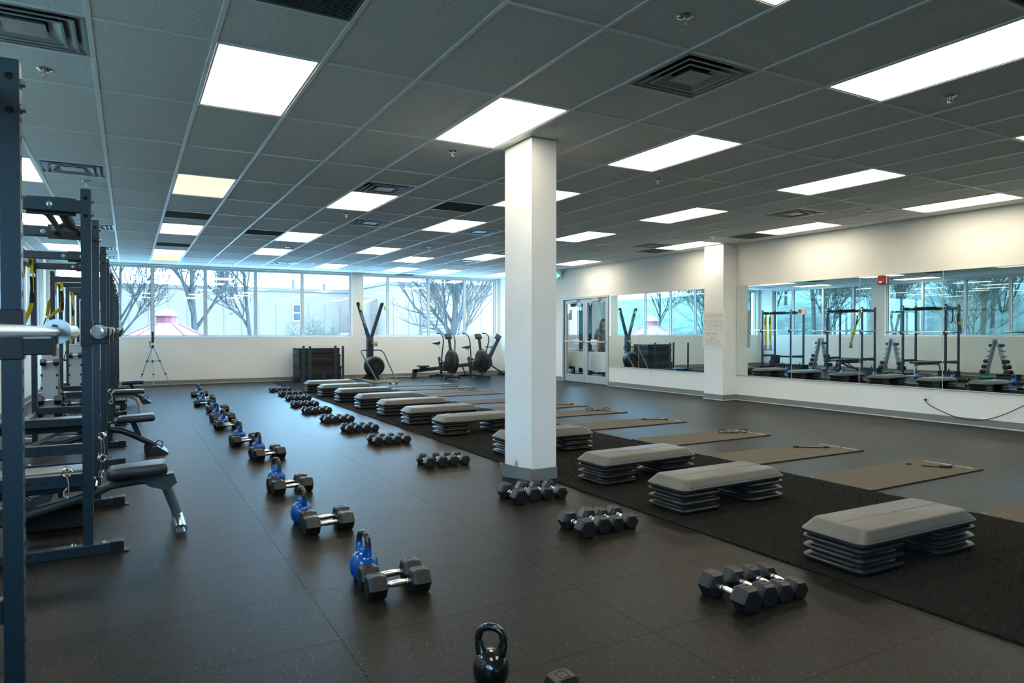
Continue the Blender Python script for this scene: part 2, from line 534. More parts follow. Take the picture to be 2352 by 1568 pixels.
def ceil_tile_mesh(w, d):
    return MB().box((0, 0, 0.012), (w, d, 0.016), b=0.003).mesh('ceiling_tile', M['tile'], smooth=False)
full_tile = ceil_tile_mesh(PX-0.012, PY-0.012)
half_tile = ceil_tile_mesh(PX-0.012, PY/2-0.012)
JMIN = -3
for i in range(-4, 17):
    for j in range(JMIN, 12):
        if (i, j) in LIGHTS or (i, j) in DIM: continue
        xa, xb = GX+i*PX, GX+(i+1)*PX
        ya, yb = GY+j*PY, GY+(j+1)*PY
        if xb < XL+0.03 or xa > XR-0.03: continue
        clip = xa < XL or xb > XR or yb > YB
        if (i, j) in halfcells:
            for h in (0, 1):
                if h not in halfcells[(i, j)] and ya+(h+0.5)*PY/2 < YB:
                    link('ceiling_tile', half_tile, ceiling, ((xa+xb)/2, ya+(h+0.5)*PY/2, ZC))
        elif clip:
            a, b, c, d = max(xa, XL), min(xb, XR), ya, min(yb, YB)
            if b-a > 0.02:
                link('ceiling_tile', ceil_tile_mesh(b-a-0.008, d-c-0.008), ceiling, ((a+b)/2, (c+d)/2, ZC))
        else:
            link('ceiling_tile', full_tile, ceiling, ((xa+xb)/2, (ya+yb)/2, ZC))
part('ceiling_panel', MB().lohi((XL, YF, ZC+0.004), (XR, GY+JMIN*PY, ZC+0.02)), M['tile'], ceiling, smooth=False)
y_lo = GY+JMIN*PY
rail_me = MB().box((0, 0, 0.0), (0.026, YB-y_lo, 0.010), b=0.002).mesh('main_rail', M['rail'], smooth=False)
for i in range(-3, 17):
    x = GX+i*PX
    if XL < x < XR: link('main_rail', rail_me, ceiling, (x, (YB+y_lo)/2, ZC+0.001))
cross_me = MB().box((0, 0, 0.0), (XR-XL, 0.024, 0.008), b=0.002).mesh('cross_rail', M['rail'], smooth=False)
for j in range(JMIN, 12):
    link('cross_rail', cross_me, ceiling, ((XL+XR)/2, GY+j*PY, ZC+0.001))
short_me = MB().box((0, 0, 0.0), (PX-0.03, 0.024, 0.008), b=0.002).mesh('cross_rail', M['rail'], smooth=False)
for (i, j) in halfcells:
    link('cross_rail', short_me, ceiling, (GX+(i+.5)*PX, GY+(j+.5)*PY, ZC+0.001))

# ---- walls
w = MB()
w.lohi((XL-0.3, YB, -0.1), (XR+4.2, YB+0.3, SILL))
w.lohi((XL-0.3, YB, WTOP), (XR+4.2, YB+0.3, 3.25))
for a, b in ((XL-0.3, -1.47), (5.36, 5.66), (9.86, 10.35)):
    w.lohi((a, YB, SILL), (b, YB+0.3, WTOP))
w.lohi((13.0, YB, SILL), (XR+4.2, YB+0.3, WTOP))
struct('wall_back', w, M['wall'])
w = MB()
LPIERS = ((17.92, 18.80), (13.45, 13.92), (6.18, 6.65), (-1.1, -0.6), (-8.9, -7.9))
w.lohi((XL-0.3, YF-0.3, -0.1), (XL, YB+0.3, SILL))
w.lohi((XL-0.3, YF-0.3, WTOP), (XL, YB+0.3, 3.25))
for a, b in LPIERS:
    w.lohi((XL-0.3, a, SILL), (XL, min(b, 18.8), WTOP))
struct('wall_left', w, M['wall'])
DY0, DY1, DZ = 13.07, 14.93, 2.11
w = MB()
w.lohi((XR, YF-0.3, -0.1), (XR+0.15, DY0, 3.25))
w.lohi((XR, DY1, -0.1), (XR+0.15, YB, 3.25))
w.lohi((XR, DY0, DZ), (XR+0.15, DY1, 3.25))
struct('wall_right', w, M['wall'])
struct('wall_rear', MB().lohi((XL-0.3, YF-0.3, -0.1), (XR+0.15, YF, 3.25)), M['wall'])
# pilaster between the mirrors
pil = struct('wall_pilaster', MB().lohi((9.615, 9.12, 0.0), (XR+0.01, 9.60, ZC-0.004), b=0.002), M['column'])
# baseboards; light caught by the cove toe is painted in as cream
def baseboard(name, lo, hi, side):
    mb = MB().lohi(lo, hi, b=0.002)
    o = struct(name, mb, M['base'])
    l, h = list(lo), list(hi)
    h[2] = 0.014
    if side == 'x-': l[0] -= 0.012
    if side == 'y-': l[1] -= 0.012
    if side == 'x+': h[0] += 0.012
    part('cove_toe', MB().lohi(l, h, b=0.003), M['toe'], o, smooth=False)
    return o
baseboard('baseboard_back', (XL, YB-0.008, 0), (XR, YB, 0.105), 'y-')
baseboard('baseboard_left', (XL, YF, 0), (XL+0.008, YB, 0.105), 'x+')
baseboard('baseboard_right', (XR-0.008, YF, 0), (XR, 9.12, 0.105), 'x-')
baseboard('baseboard_right_far', (XR-0.008, 9.60, 0), (XR, DY0-0.06, 0.105), 'x-')
baseboard('baseboard_right_end', (XR-0.008, DY1+0.06, 0), (XR, YB, 0.105), 'x-')
baseboard('baseboard_pilaster', (9.607, 9.112, 0), (9.615, 9.608, 0.105), 'x-')
baseboard('baseboard_pilaster_near', (9.607, 9.112, 0), (XR, 9.12, 0.105), 'y-')

# free-standing column with a torn vinyl base
KX0, KX1, KY0, KY1 = 2.965, 3.215, 4.94, 5.41
colm = struct('column', MB().lohi((KX0, KY0, 0), (KX1, KY1, ZC-0.003), b=0.004), M['column'])
cb = MB()
cb.lohi((KX0, KY0-0.006, 0), (KX1+0.006, KY0, 0.105))
cb.lohi((KX1, KY0, 0), (KX1+0.006, KY1, 0.105))
part('vinyl_base', cb, M['base'], colm, smooth=False)
tw = MB()                                   # the loose flap curling away from the left face
lp = []
for i in range(13):
    t = i/12
    off = 0.006 + 0.115*t**1.7
    y = KY0 - 0.004 + 0.30*t
    lp.append([(KX0-off, y, 0.002), (KX0-off*1.25, y, 0.112-0.016*math.sin(t*PI)+0.02*t), (KX0-off*1.25+0.004, y, 0.113-0.016*math.sin(t*PI)+0.02*t), (KX0-off+0.004, y, 0.002)])
tw.loops(lp)
part('torn_base_flap', tw, M['base'], colm, label='grey vinyl flap torn loose from the column')
part('bare_patch', MB().prism([(5.17, 0.03), (5.22, 0.02), (5.225, 0.11), (5.19, 0.155), (5.165, 0.10)], KX0-0.0015, KX0+0.01, 'x'), M['column_wear'], colm, smooth=False)
part('corner_bead', MB().lohi((KX0-0.0012, KY0-0.0012, 0.1), (KX0+0.012, KY0+0.012, ZC-0.004), b=0.001), M['column'], colm, smooth=False)

# ---- windows
def window(name, along, fixed, a, b, mull, depth_dir):
    """along: 'x' or 'y'; fixed: plane coordinate of the glass; a..b the opening; mull: mullion centres"""
    def P(u0, u1, d0, d1, z0, z1):
        if along == 'x': return (u0, min(fixed+d0*depth_dir, fixed+d1*depth_dir), z0), (u1, max(fixed+d0*depth_dir, fixed+d1*depth_dir), z1)
        return (min(fixed+d0*depth_dir, fixed+d1*depth_dir), u0, z0), (max(fixed+d0*depth_dir, fixed+d1*depth_dir), u1, z1)
    f = MB()
    t = 0.045
    f.lohi(*P(a, b, -0.03, 0.05, SILL, SILL+t), b=0.002)
    f.lohi(*P(a, b, -0.03, 0.05, WTOP-t, WTOP), b=0.002)
    f.lohi(*P(a, a+t, -0.03, 0.05, SILL+t, WTOP-t), b=0.002)
    f.lohi(*P(b-t, b, -0.03, 0.05, SILL+t, WTOP-t), b=0.002)
    root = struct(name, f, M['win'])
    s = MB().lohi(*P(a, b, 0.05, 0.125 if True else 0, SILL-0.001, SILL+0.012), b=0.002)
    part('window_sill', s, M['win'], root, smooth=False)
    edges = [a+t] + sorted(mull) + [b-t]
    for m in sorted(mull):
        part('mullion', MB().lohi(*P(m-0.032, m+0.032, -0.03, 0.05, SILL+t, WTOP-t), b=0.002), M['win'], root, smooth=False)
    for k in range(len(edges)-1):
        u0, u1 = edges[k], edges[k+1]
        u0 += 0.032 if k > 0 else 0
        u1 -= 0.032 if k < len(edges)-2 else 0
        g = part('pane', MB().lohi(*P(u0, u1, -0.004, 0.004, SILL+t, WTOP-t)), M['glass'], root, smooth=False)
        e = MB()
        z0, z1 = SILL+t, WTOP-t
        e.lohi(*P(u0, u0+0.010, -0.012, 0.012, z0, z1)); e.lohi(*P(u1-0.010, u1, -0.012, 0.012, z0, z1))
        e.lohi(*P(u0, u1, -0.012, 0.012, z0, z0+0.008)); e.lohi(*P(u0, u1, -0.012, 0.012, z1-0.008, z1))
        part('gasket', e, M['winedge'], g, smooth=False)
    return root
window('window_1', 'x', YB+0.13, -1.47, 5.36, (-0.68, 0.51, 1.68, 2.87, 4.05), -1)
window('window_2', 'x', YB+0.13, 5.66, 9.86, (6.42, 7.66, 8.82), -1)
window('window_3', 'x', YB+0.13, 10.35, 13.0, (11.2, 12.1), -1)
window('window_4', 'y', XL-0.13, 13.92, 17.92, (14.62, 15.80, 17.05), 1)
window('window_5', 'y', XL-0.13, 6.65, 13.45, (7.5, 8.67, 9.86, 11.05, 12.30), 1)
window('window_6', 'y', XL-0.13, -0.6, 6.18, (0.6, 1.8, 3.0, 4.2, 5.4), 1)
window('window_7', 'y', XL-0.13, -7.9, -1.1, (-6.7, -5.55, -4.4, -3.25, -2.1), 1)

# ---- double glass door
dr = struct('door_1', MB().lohi((XR-0.02, DY0-0.055, 0), (XR+0.10, DY0, DZ+0.05), b=0.003)
            .lohi((XR-0.02, DY1, 0), (XR+0.10, DY1+0.055, DZ+0.05), b=0.003)
            .lohi((XR-0.02, DY0, DZ), (XR+0.10, DY1, DZ+0.05), b=0.003), M['alu'])
mid = (DY0+DY1)/2
for a, b, far_ in ((DY0+0.012, mid-0.003, False), (mid+0.003, DY1-0.012, True)):
    lf = MB()
    x0, x1 = XR+0.01, XR+0.055
    st = 0.085
    lf.lohi((x0, a, 0.012), (x1, a+st, DZ-0.01), b=0.003); lf.lohi((x0, b-st, 0.012), (x1, b, DZ-0.01), b=0.003)
    lf.lohi((x0, a+st, 0.012), (x1, b-st, 0.20), b=0.003); lf.lohi((x0, a+st, DZ-0.10), (x1, b-st, DZ-0.01), b=0.003)
    leaf = part('door_leaf', lf, M['alu'], dr, smooth=False)
    part('pane', MB().lohi((x0+0.018, a+st, 0.20), (x0+0.025, b-st, DZ-0.10)), M['doorglass'], leaf, smooth=False)
    pb = MB().lohi((x0-0.045, a+0.05, 1.02), (x0-0.020, b-0.05, 1.055), b=0.006)
    pb.lohi((x0-0.03, a+0.05, 1.01), (x0+0.002, a+0.08, 1.065), b=0.004).lohi((x0-0.03, b-0.08, 1.01), (x0+0.002, b-0.05, 1.065), b=0.004)
    part('push_bar', pb, M['alu'], leaf, smooth=False)
    ym = (a+b)/2 + (0.1 if not far_ else -0.05)
    part('sticker', MB().lohi((x0+0.012, ym-0.13, 0.97), (x0+0.0175, ym+0.13, 1.09)), M['white'], leaf, smooth=False, label='small white notice behind the push bar')
    cl = MB().lohi((x0-0.06, (a+b)/2-0.18, DZ-0.075), (x0-0.002, (a+b)/2+0.10, DZ-0.02), b=0.006)
    cl.tube([(x0-0.03, (a+b)/2-0.10, DZ-0.012), (x0-0.18, (a+b)/2+0.10, DZ-0.008), (x0-0.01, (a+b)/2+0.34, DZ+0.005)], 0.008, 6)
    part('door_closer', cl, M['alu'], leaf, smooth=False)

# ---- black turf runner, notched round the column
tf = MB()
out = [(3.135, -2.2), (5.12, -2.2), (5.12, 17.75), (3.135, 17.75), (3.135, KY1+0.02), (KX1+0.02, KY1+0.02), (KX1+0.02, KY0-0.02), (3.135, KY0-0.02)]
tf.prism(out, 0.0005, 0.009)
turf = link('turf_runner', tf.mesh('turf_runner', M['turf'], smooth=False))
tag(turf, 'long black turf runner laid under the row of step platforms', 'turf')
r_ = np.random.RandomState(5)
NB = 90000
yy = 0.9 + (r_.rand(NB)**1.6)*9.0
xx = 3.13 + r_.rand(NB)*2.0
keep = ~((xx < KX1+0.03) & (yy > KY0-0.03) & (yy < KY1+0.03))
xx, yy = xx[keep], yy[keep]
n = len(xx)
aa = r_.rand(n)*2*PI
hh = 0.007 + 0.008*r_.rand(n)
bw = 0.0020
lean = 0.007*(r_.rand(n, 2)-0.5)
V = np.zeros((n, 3, 3))
V[:, 0] = np.stack([xx-np.cos(aa)*bw, yy-np.sin(aa)*bw, np.full(n, 0.008)], 1)
V[:, 1] = np.stack([xx+np.cos(aa)*bw, yy+np.sin(aa)*bw, np.full(n, 0.008)], 1)
V[:, 2] = np.stack([xx+lean[:, 0], yy+lean[:, 1], 0.008+hh], 1)
me = bpy.data.meshes.new('turf_pile')
me.vertices.add(3*n); me.vertices.foreach_set('co', V.reshape(-1))
me.loops.add(3*n); me.loops.foreach_set('vertex_index', np.arange(3*n, dtype=np.int32))
me.polygons.add(n); me.polygons.foreach_set('loop_start', np.arange(0, 3*n, 3, dtype=np.int32))
me.update(calc_edges=True)
me.materials.append(M['blade'])
po = link('turf_pile', me, turf); po['kind'] = 'stuff'

# ---- mirrors
def mirror(label, y0, y1, cuts, z0=0.475, z1=2.125):
    root = thing('wall_mirror', label, 'mirror', (XR, (y0+y1)/2, z0))
    ys = [y0] + cuts + [y1]
    dx = (y0+y1)/2
    for k in range(len(ys)-1):
        a, b = ys[k]+0.0012-dx, ys[k+1]-0.0012-dx
        p = part('mirror_panel', MB().lohi((-0.008, a, 0), (-0.002, b, z1-z0)), M['mirror'], root, smooth=False)
        for q0, q1 in ((a, a+0.004), (b-0.004, b)):
            part('polished_edge', MB().lohi((-0.0082, q0, 0), (-0.002, q1, z1-z0)), M['mirroredge'], p, smooth=False)
    fr = MB().lohi((-0.016, y0-dx, -0.014), (0.0, y1-dx, 0.0), b=0.002)
    part('bottom_channel', fr, M['alu'], root, smooth=False)
    part('top_channel', MB().lohi((-0.012, y0-dx, z1-z0), (0.0, y1-dx, z1-z0+0.010), b=0.002), M['toe'], root, smooth=False)
    return root
mirror('long wall mirror between the white pilaster and the frame edge', 0.4, 9.10, [1.65, 2.90, 4.15, 5.38, 6.63, 7.88])
mirror('wall mirror between the glass door and the white pilaster', 9.92, 13.0, [10.76, 11.91])

# ================================================================== CEILING FIXTURES
def frame_ring(x, y, t, z0, z1):
    mb = MB()
    mb.lohi((-x/2, -y/2, z0), (-x/2+t, y/2, z1)); mb.lohi((x/2-t, -y/2, z0), (x/2, y/2, z1))
    mb.lohi((-x/2+t, -y/2, z0), (x/2-t, -y/2+t, z1)); mb.lohi((-x/2+t, y/2-t, z0), (x/2-t, y/2, z1))
    return mb
lf_me = frame_ring(PX-0.02, PY-0.02, 0.016, 0.0, 0.05).mesh('frame', M['lampframe'], smooth=False)
ld_me = MB().lohi((-PX/2+0.026, -PY/2+0.026, 0.006), (PX/2-0.026, PY/2-0.026, 0.012)).mesh('diffuser', M['lamp'], smooth=False)
lx_me = MB().lohi((-PX/2+0.026, -PY/2+0.026, 0.006), (PX/2-0.026, PY/2-0.026, 0.012)).mesh('diffuser', M['lampdim'], smooth=False)
ly_me = MB().lohi((-PX/2+0.026, -PY/4+0.02, 0.006), (PX/2-0.026, PY/4-0.02, 0.012)).mesh('diffuser', M['lamp'], smooth=False)
lg_me = frame_ring(PX-0.02, PY/2-0.014, 0.012, 0.0, 0.05).mesh('frame', M['lampframe'], smooth=False)
lh_me = MB().lohi((-PX/2+0.012, -PY/2+0.012, 0.052), (PX/2-0.012, PY/2-0.012, 0.06)).mesh('housing', M['lampframe'], smooth=False)
def depth_word(j):
    y = GY+(j+.5)*PY
    return ('over the near floor', 'over the middle of the room', 'towards the far windows', 'close to the far windows')[0 if y < 4.5 else 1 if y < 9 else 2 if y < 14 else 3]
LANE = {-3: 'above the squat racks', 0: 'above the kettlebell row', 3: 'above the dumbbell groups', 6: 'above the turf runner', 8: 'beyond the turf, mid-lane', 9: 'beyond the turf, second lane',
        10: 'above the exercise mats', 11: 'above the exercise bikes', 14: 'beside the mirror wall'}
cnt = {}
for (i, j) in sorted(LIGHTS | DIM, key=lambda q: (q[0], q[1])):
    k = cnt[i] = cnt.get(i, 0)+1
    dim = (i, j) in DIM
    lab = f"{'dim yellowish' if dim else 'bright'} ceiling light {LANE[i]}, {ORD[k-1]} of its lane from the near end"
    t = thing('ceiling_light', lab, 'ceiling light', (GX+(i+.5)*PX, GY+(j+.5)*PY, ZC), group='ceiling lights')
    link('frame', lf_me, t); link('housing', lh_me, t)
    link('diffuser', lx_me if dim else ld_me, t)
for (i, j, h) in HALF_LIGHT:
    t = thing('ceiling_light', 'small square ceiling light whose corner just enters the top edge', 'ceiling light', (GX+(i+.5)*PX, GY+(j+.25+.5*h)*PY, ZC), group='ceiling lights')
    link('frame', lg_me, t); link('diffuser', ly_me, t)
# four-way cone diffusers
A_ = PX-0.02
def cone(s0, s1, z0, z1, t=0.0):
    mb = MB()
    q = lambda s, z: [(-s/2, -s/2, z), (s/2, -s/2, z), (s/2, s/2, z), (-s/2, s/2, z)]
    L = [q(s0, z0), q(s1, z1), q(s1-0.012, z1+0.004), q(s0-0.012, z0+0.004)]
    L.append(L[0])
    mb.loops(L, cap=False)
    return mb
dv = [('outer_flange', frame_ring(A_, A_, 0.020, -0.002, 0.004).mesh('outer_flange', M['vent'], smooth=False)),
      ('plenum', MB().lohi((-A_/2, -A_/2, 0.052), (A_/2, A_/2, 0.058)).mesh('plenum', M['ventdark'], smooth=False))]
for s0, s1, z0, z1 in ((A_-0.03, A_-0.17, 0.000, 0.044), (A_-0.125, A_-0.27, -0.006, 0.038), (A_-0.235, A_-0.37, -0.008, 0.030)):
    cn = cone(s0, s1, z0, z1)
    rg = frame_ring(s0+.012, s0+.012, .013, z0-.004, z0)
    cn.add(rg.v, rg.f)
    dv.append(('cone', cn.mesh('cone', M['vent'], smooth=False)))
dv.append(('centre_plate', MB().loops([[(-.10, -.10, -.006), (.10, -.10, -.006), (.10, .10, -.006), (-.10, .10, -.006)], [(-.085, -.085, .012), (.085, -.085, .012), (.085, .085, .012), (-.085, .085, .012)]]).mesh('centre_plate', M['vent'], smooth=False)))
vlab = {(-2, 0): 'above the nearest squat rack at top left', (4, -1): 'alone over the near right floor', (-2, 3): 'above the second squat rack', (3, 2): 'touching a light over the dumbbell groups',
        (4, 4): 'over the turf, mid-room, left of two', (7, 4): 'mid-room, just left of the white column top', (12, 1): 'over the mats near the mirror wall', (13, 4): 'beside a light close to the pilaster',
        (4, 10): 'above the far window, left bay', (10, 8): 'far end, left of the white column', (10, 11): 'tight against the far windows', (10, 6): 'half hidden behind the white column',
        (-2, 6): 'above the third squat rack', (-2, 9): 'above the fourth squat rack', (-2, 10): 'farthest over the squat racks'}
for (i, j, h) in sorted(DIFF):
    t = thing('ceiling_vent', 'square louvred metal air diffuser ' + vlab[(i, j)], 'air vent', (GX+(i+.5)*PX, GY+(j+.25+.5*h)*PY, ZC), group='square ceiling air diffusers')
    place(dv, t)
gm = MB()
for k in range(26):
    y = -PY/4+0.03+k*(PY/2-0.06)/25
    gm.bar((-A_/2+.01, y, 0.004), (A_/2-.01, y, 0.004), 0.004, 0.012, (0, .5, 1))
for k in range(20):
    x = -A_/2+.02+k*(A_-.04)/19
    gm.lohi((x-.0015, -PY/4+.02, 0.006), (x+.0015, PY/4-.02, 0.012))
g_core = gm.mesh('louvre_core', M['grille'], smooth=False)
g_back = MB().lohi((-A_/2, -PY/4+.01, 0.03), (A_/2, PY/4-.01, 0.04)).mesh('backing', M['ventdark'], smooth=False)
g_fr = frame_ring(A_, PY/2-.014, .018, -.002, .012).mesh('frame', M['grille'], smooth=False)
glab = {(0, -1): 'cut by the top edge, near left', (0, 5): 'over the kettlebell row, mid-room', (5, 3): 'over the turf left of the column', (2, 6): 'between two left lanes of lights',
        (0, 8): 'over the kettlebell row, far end', (14, 3): 'beside a light near the mirror wall', (14, 5): 'beside the light next to the pilaster', (5, -3): 'in the top right corner'}
for (i, j, h) in sorted(GRILL):
    t = thing('return_grille', 'dark egg-crate return air grille ' + glab[(i, j)], 'air vent', (GX+(i+.5)*PX, GY+(j+.25+.5*h)*PY, ZC), group='dark return air grilles')
    o = link('louvre_core', g_core, t); o['kind'] = 'stuff'
    link('backing', g_back, t); link('frame', g_fr, t)
# sprinklers
sp = [('escutcheon', MB().lathe([(0.0, 0.002), (0.042, 0.002), (0.044, -0.003), (0.030, -0.010), (0.016, -0.012), (0, -0.012)], 20).mesh('escutcheon', M['chrome'])),
      ('head', MB().cyl((0, 0, -0.010), (0, 0, -0.024), 0.011, 0.010, 12).tube([(-.013, 0, -.022), (-.015, 0, -.035), (-.006, 0, -.047), (0, 0, -.049)], .0032, 6)
       .tube([(.013, 0, -.022), (.015, 0, -.035), (.006, 0, -.047), (0, 0, -.049)], .0032, 6).cyl((0, 0, -.026), (0, 0, -.046), .003, n=6)
       .cyl((0, 0, -.049), (0, 0, -.052), .019, .019, 14).mesh('head', M['steel']))]
SPR = [(-.45, 5.18, 'above the nearest squat rack'), (2.54, 2.68, 'nearest, at the top edge right of centre'), (5.0, 2.67, 'below the big right-hand light'), (2.58, 5.69, 'just left of the white column top'),
       (4.98, 5.66, 'right of the white column, mid-ceiling'), (-.39, 8.75, 'above the second squat rack'), (2.64, 9.38, 'over the dumbbell groups, mid-room'), (8.69, 5.67, 'near the mirror wall, closer one'),
       (8.74, 8.54, 'near the mirror wall by the pilaster'), (2.68, 13.59, 'on the edge of a far light'), (5.05, 12.25, 'over the turf, far half'), (6.59, 14.87, 'over the far lights beyond the turf'),
       (3.86, 16.52, 'nearest the far windows'), (8.7, 13.2, 'beside the small light near the exit sign')]
for x, y, l in SPR:
    place(sp, thing('sprinkler', 'chrome ceiling sprinkler head ' + l, 'sprinkler', (x, y, ZC), rnd.random()*3, group='ceiling sprinklers'))

# ================================================================== FLOOR ROWS
# ---- hex dumbbells (handle along local x, hex flat on the floor)
def hex_head(sgn, af):
    def hexl(x, af, tw=0):
        R = af/math.sqrt(3)
        return [(x, R*math.cos(PI/3*k), R*math.sin(PI/3*k)) for k in range(6)]
    mb = MB()
    xs = [(0.058, af*.55), (0.064, af*.88), (0.078, af), (0.139, af), (0.153, af*.86), (0.155, af*.58)]
    mb.loops([hexl(sgn*x, a) for x, a in xs])
    z = af/2
    # raised border of the weight mark on the top flat
    for lo, hi in (((.088, -.024), (.092, .024)), ((.125, -.024), (.129, .024)), ((.092, -.024), (.125, -.020)), ((.092, .020), (.125, .024))):
        a, b = sorted((sgn*lo[0], sgn*hi[0]))
        mb.lohi((a, lo[1], z-.001), (b, hi[1], z+.0016))
    mb.lohi((*sorted((sgn*.103, sgn*.107)), )[:1] + (-.009, z-.001), (*sorted((sgn*.103, sgn*.107)), )[1:] + (.009, z+.0012))
    return mb.moved(Matrix.Translation((0, 0, af/2))).mesh('head', M['hex'], smooth=False)
hp = [(-.062, .0125), (-.050, .0125), (-.048, .0160), (-.043, .0160), (-.041, .0130), (-.034, .0150), (-.012, .0172), (.012, .0172), (.034, .0150), (.041, .0130), (.043, .0160), (.048, .0160), (.050, .0125), (.062, .0125)]
h_me = MB().lathe([(r, z) for z, r in hp], 14, Matrix.Rotation(PI/2, 4, 'Y')).mesh('handle', M['knurl'])
DBT = {}
def dumbbell(x, y, rz, label, sc=1.0, z=0.0, group=None, af=.110):
    if af not in DBT: DBT[af] = [('head', hex_head(1, af)), ('head', hex_head(-1, af)), ('handle', h_me, (0, 0, af/2))]
    t = thing('hex_dumbbell', label, 'dumbbell', (x, y, z), rz, group, sc)
    return place(DBT[af], t)
# right-hand row: near end (X,Y) of each handle and far end
GR = [[(2.43, 2.16, 2.44, 2.38), (2.565, 2.17, 2.60, 2.40), (2.675, 2.17, 2.72, 2.40), (2.775, 2.17, 2.815, 2.39)],
      [(2.455, 3.44, 2.47, 3.66), (2.60, 3.46, 2.645, 3.70), (2.71, 3.46, 2.755, 3.70), (2.82, 3.46, 2.865, 3.70)],
      [(2.505, 4.35, 2.51, 4.57), (2.645, 4.37, 2.68, 4.61), (2.757, 4.36, 2.795, 4.61), (2.868, 4.34, 2.905, 4.59)],
      [(2.45, 5.93, 2.46, 6.16), (2.58, 5.94, 2.60, 6.17), (2.69, 5.93, 2.712, 6.16), (2.805, 5.92, 2.82, 6.15)],
      [(2.432, 7.40, 2.43, 7.62), (2.55, 7.41, 2.55, 7.63), (2.66, 7.41, 2.66, 7.63), (2.77, 7.40, 2.775, 7.62)],
      [(2.42, 8.48, 2.415, 8.70), (2.532, 8.50, 2.535, 8.72), (2.642, 8.49, 2.645, 8.71), (2.75, 8.48, 2.755, 8.70)],
      [(2.41, 9.54, 2.41, 9.76), (2.52, 9.55, 2.52, 9.77), (2.63, 9.54, 2.63, 9.76), (2.74, 9.53, 2.74, 9.75)]]
for y0, xs in ((10.76, (2.415, 2.525, 2.635, 2.745)), (11.80, (2.455, 2.57, 2.68, 2.79)), (12.98, (2.60, 2.715, 2.825, 2.935)), (13.96, (2.65, 2.77, 2.88, 2.99)), (15.03, (2.66, 2.775, 2.885, 2.995))):
    GR.append([(x, y0+0.02*rnd.random(), x, y0+0.22) for x in xs])
ORD4 = ['leftmost', 'second from left', 'third from left', 'rightmost']
for g, row in enumerate(GR):
    for k, (xa, ya, xb, yb) in enumerate(row):
        a = math.atan2(yb-ya, xb-xa)
        where = f'{ORD[g]} nearest group of four beside turf' if g else 'nearest group of four beside turf'
        if g == 2: where = 'group of four at the white column foot'
        worn = ', scuffed' if (g, k) == (0, 2) else ''
        dumbbell((xa+xb)/2, (ya+yb)/2, a, f'black hex dumbbell{worn}, {ORD4[k]} in the {where}', group='hex dumbbells in groups beside the turf', af=(.112, .100, .088, .082)[k] if g == 0 else (.110, .100, .088, .088)[k] if g < 3 else (.098, .094, .092, .090)[k])
# left-hand row of paired dumbbells (front, back) with a kettlebell behind
LR = [((1.02, 3.13, 1.23, 3.12), (1.03, 3.275, 1.24, 3.265), (1.05, 3.43)),
      ((.99, 4.33, 1.21, 4.34), (1.0, 4.48, 1.23, 4.49), (1.0, 4.65)),
      ((1.01, 5.52, 1.23, 5.54), (1.0, 5.67, 1.22, 5.69), (1.055, 5.84)),
      ((1.11, 7.08, 1.33, 7.14), (1.09, 7.25, 1.32, 7.31), (1.165, 7.45)),
      ((1.04, 8.10, 1.25, 8.13), (1.03, 8.27, 1.25, 8.30), (1.12, 8.48)),
      ((1.03, 9.57, 1.24, 9.55), (1.02, 9.74, 1.23, 9.72), (1.10, 9.90)),
      ((1.06, 10.44, 1.28, 10.48), (1.05, 10.61, 1.27, 10.65), (1.12, 10.82)),
      ((1.12, 11.58, 1.33, 11.62), (1.11, 11.76, 1.33, 11.80), (1.20, 11.97)),
      ((1.01, 12.78, 1.23, 12.80), None, (1.12, 13.05)),
      ((1.15, 13.86, 1.36, 13.80), None, (1.19, 14.08)),
      ((1.11, 14.70, 1.32, 14.74), None, (1.21, 14.98))]
# kettlebells: ball, moulded horns, arched grip
def kb_meshes(ballm, handm, horn):
    b = MB()
    b.lathe([(0.0, 0), (.046, 0), (.050, .004), (.0655, .030), (.071, .060), (.069, .086), (.058, .112), (.040, .128), (.018, .136), (0, .137)], 28)
    for s in (-1, 1):
        b.tube([(s*.026, 0, .100), (s*.038, 0, .128), (s*.046, 0, .150), (s*.049, 0, .168)], [.030, .024, .019, .0172], 12)
    p = [(-.049, 0, .160), (-.0505, 0, .180)]
    p += [(-.046*math.cos(t) if True else 0, 0, .194+.030*math.sin(t)) for t in [PI*i/10 for i in range(0, 11)]]
    p += [(.0505, 0, .180), (.049, 0, .160)]
    h = MB().tube(p, .0150, 12)
    return [('body', b.mesh('body', ballm, True, 60)), ('grip', h.mesh('grip', handm, True, 60))]
KB = kb_meshes(M['kbblue'], M['kbhandle'], True)
KBB = kb_meshes(M['kbblack'], M['kbblack'], False)
KA = 1.83
for g, (f_, b_, k_) in enumerate(LR):
    for q, nm in ((f_, 'front'), (b_, 'back')):
        if q is None: continue
        rank = ORD[g]
        pairtxt = f'{nm} one of the {rank} pair lying before a blue kettlebell' if b_ is not None else f'single, before the {rank} blue kettlebell from the near end'
        dumbbell((q[0]+q[2])/2, (q[1]+q[3])/2, math.atan2(q[3]-q[1], q[2]-q[0]), f'black hex dumbbell, {pairtxt}', group='hex dumbbells in the kettlebell row', af=.110)
    t = thing('kettlebell', f'glossy blue kettlebell with dark grip, {ORD[g]} blue one from the near end', 'kettlebell', (k_[0], k_[1], 0), KA+rnd.uniform(-.12, .12), 'blue kettlebells in a row', 1.0 if g else 1.03)
    place(KB, t)
place(KBB, thing('kettlebell', 'glossy black kettlebell at the bottom edge, nearest the viewer', 'kettlebell', (1.125, 2.156, 0), 2.38, sc=.93))
dumbbell(1.158, 1.905, 0.02, 'black hex dumbbell whose head top just shows at the bottom edge', af=.112)

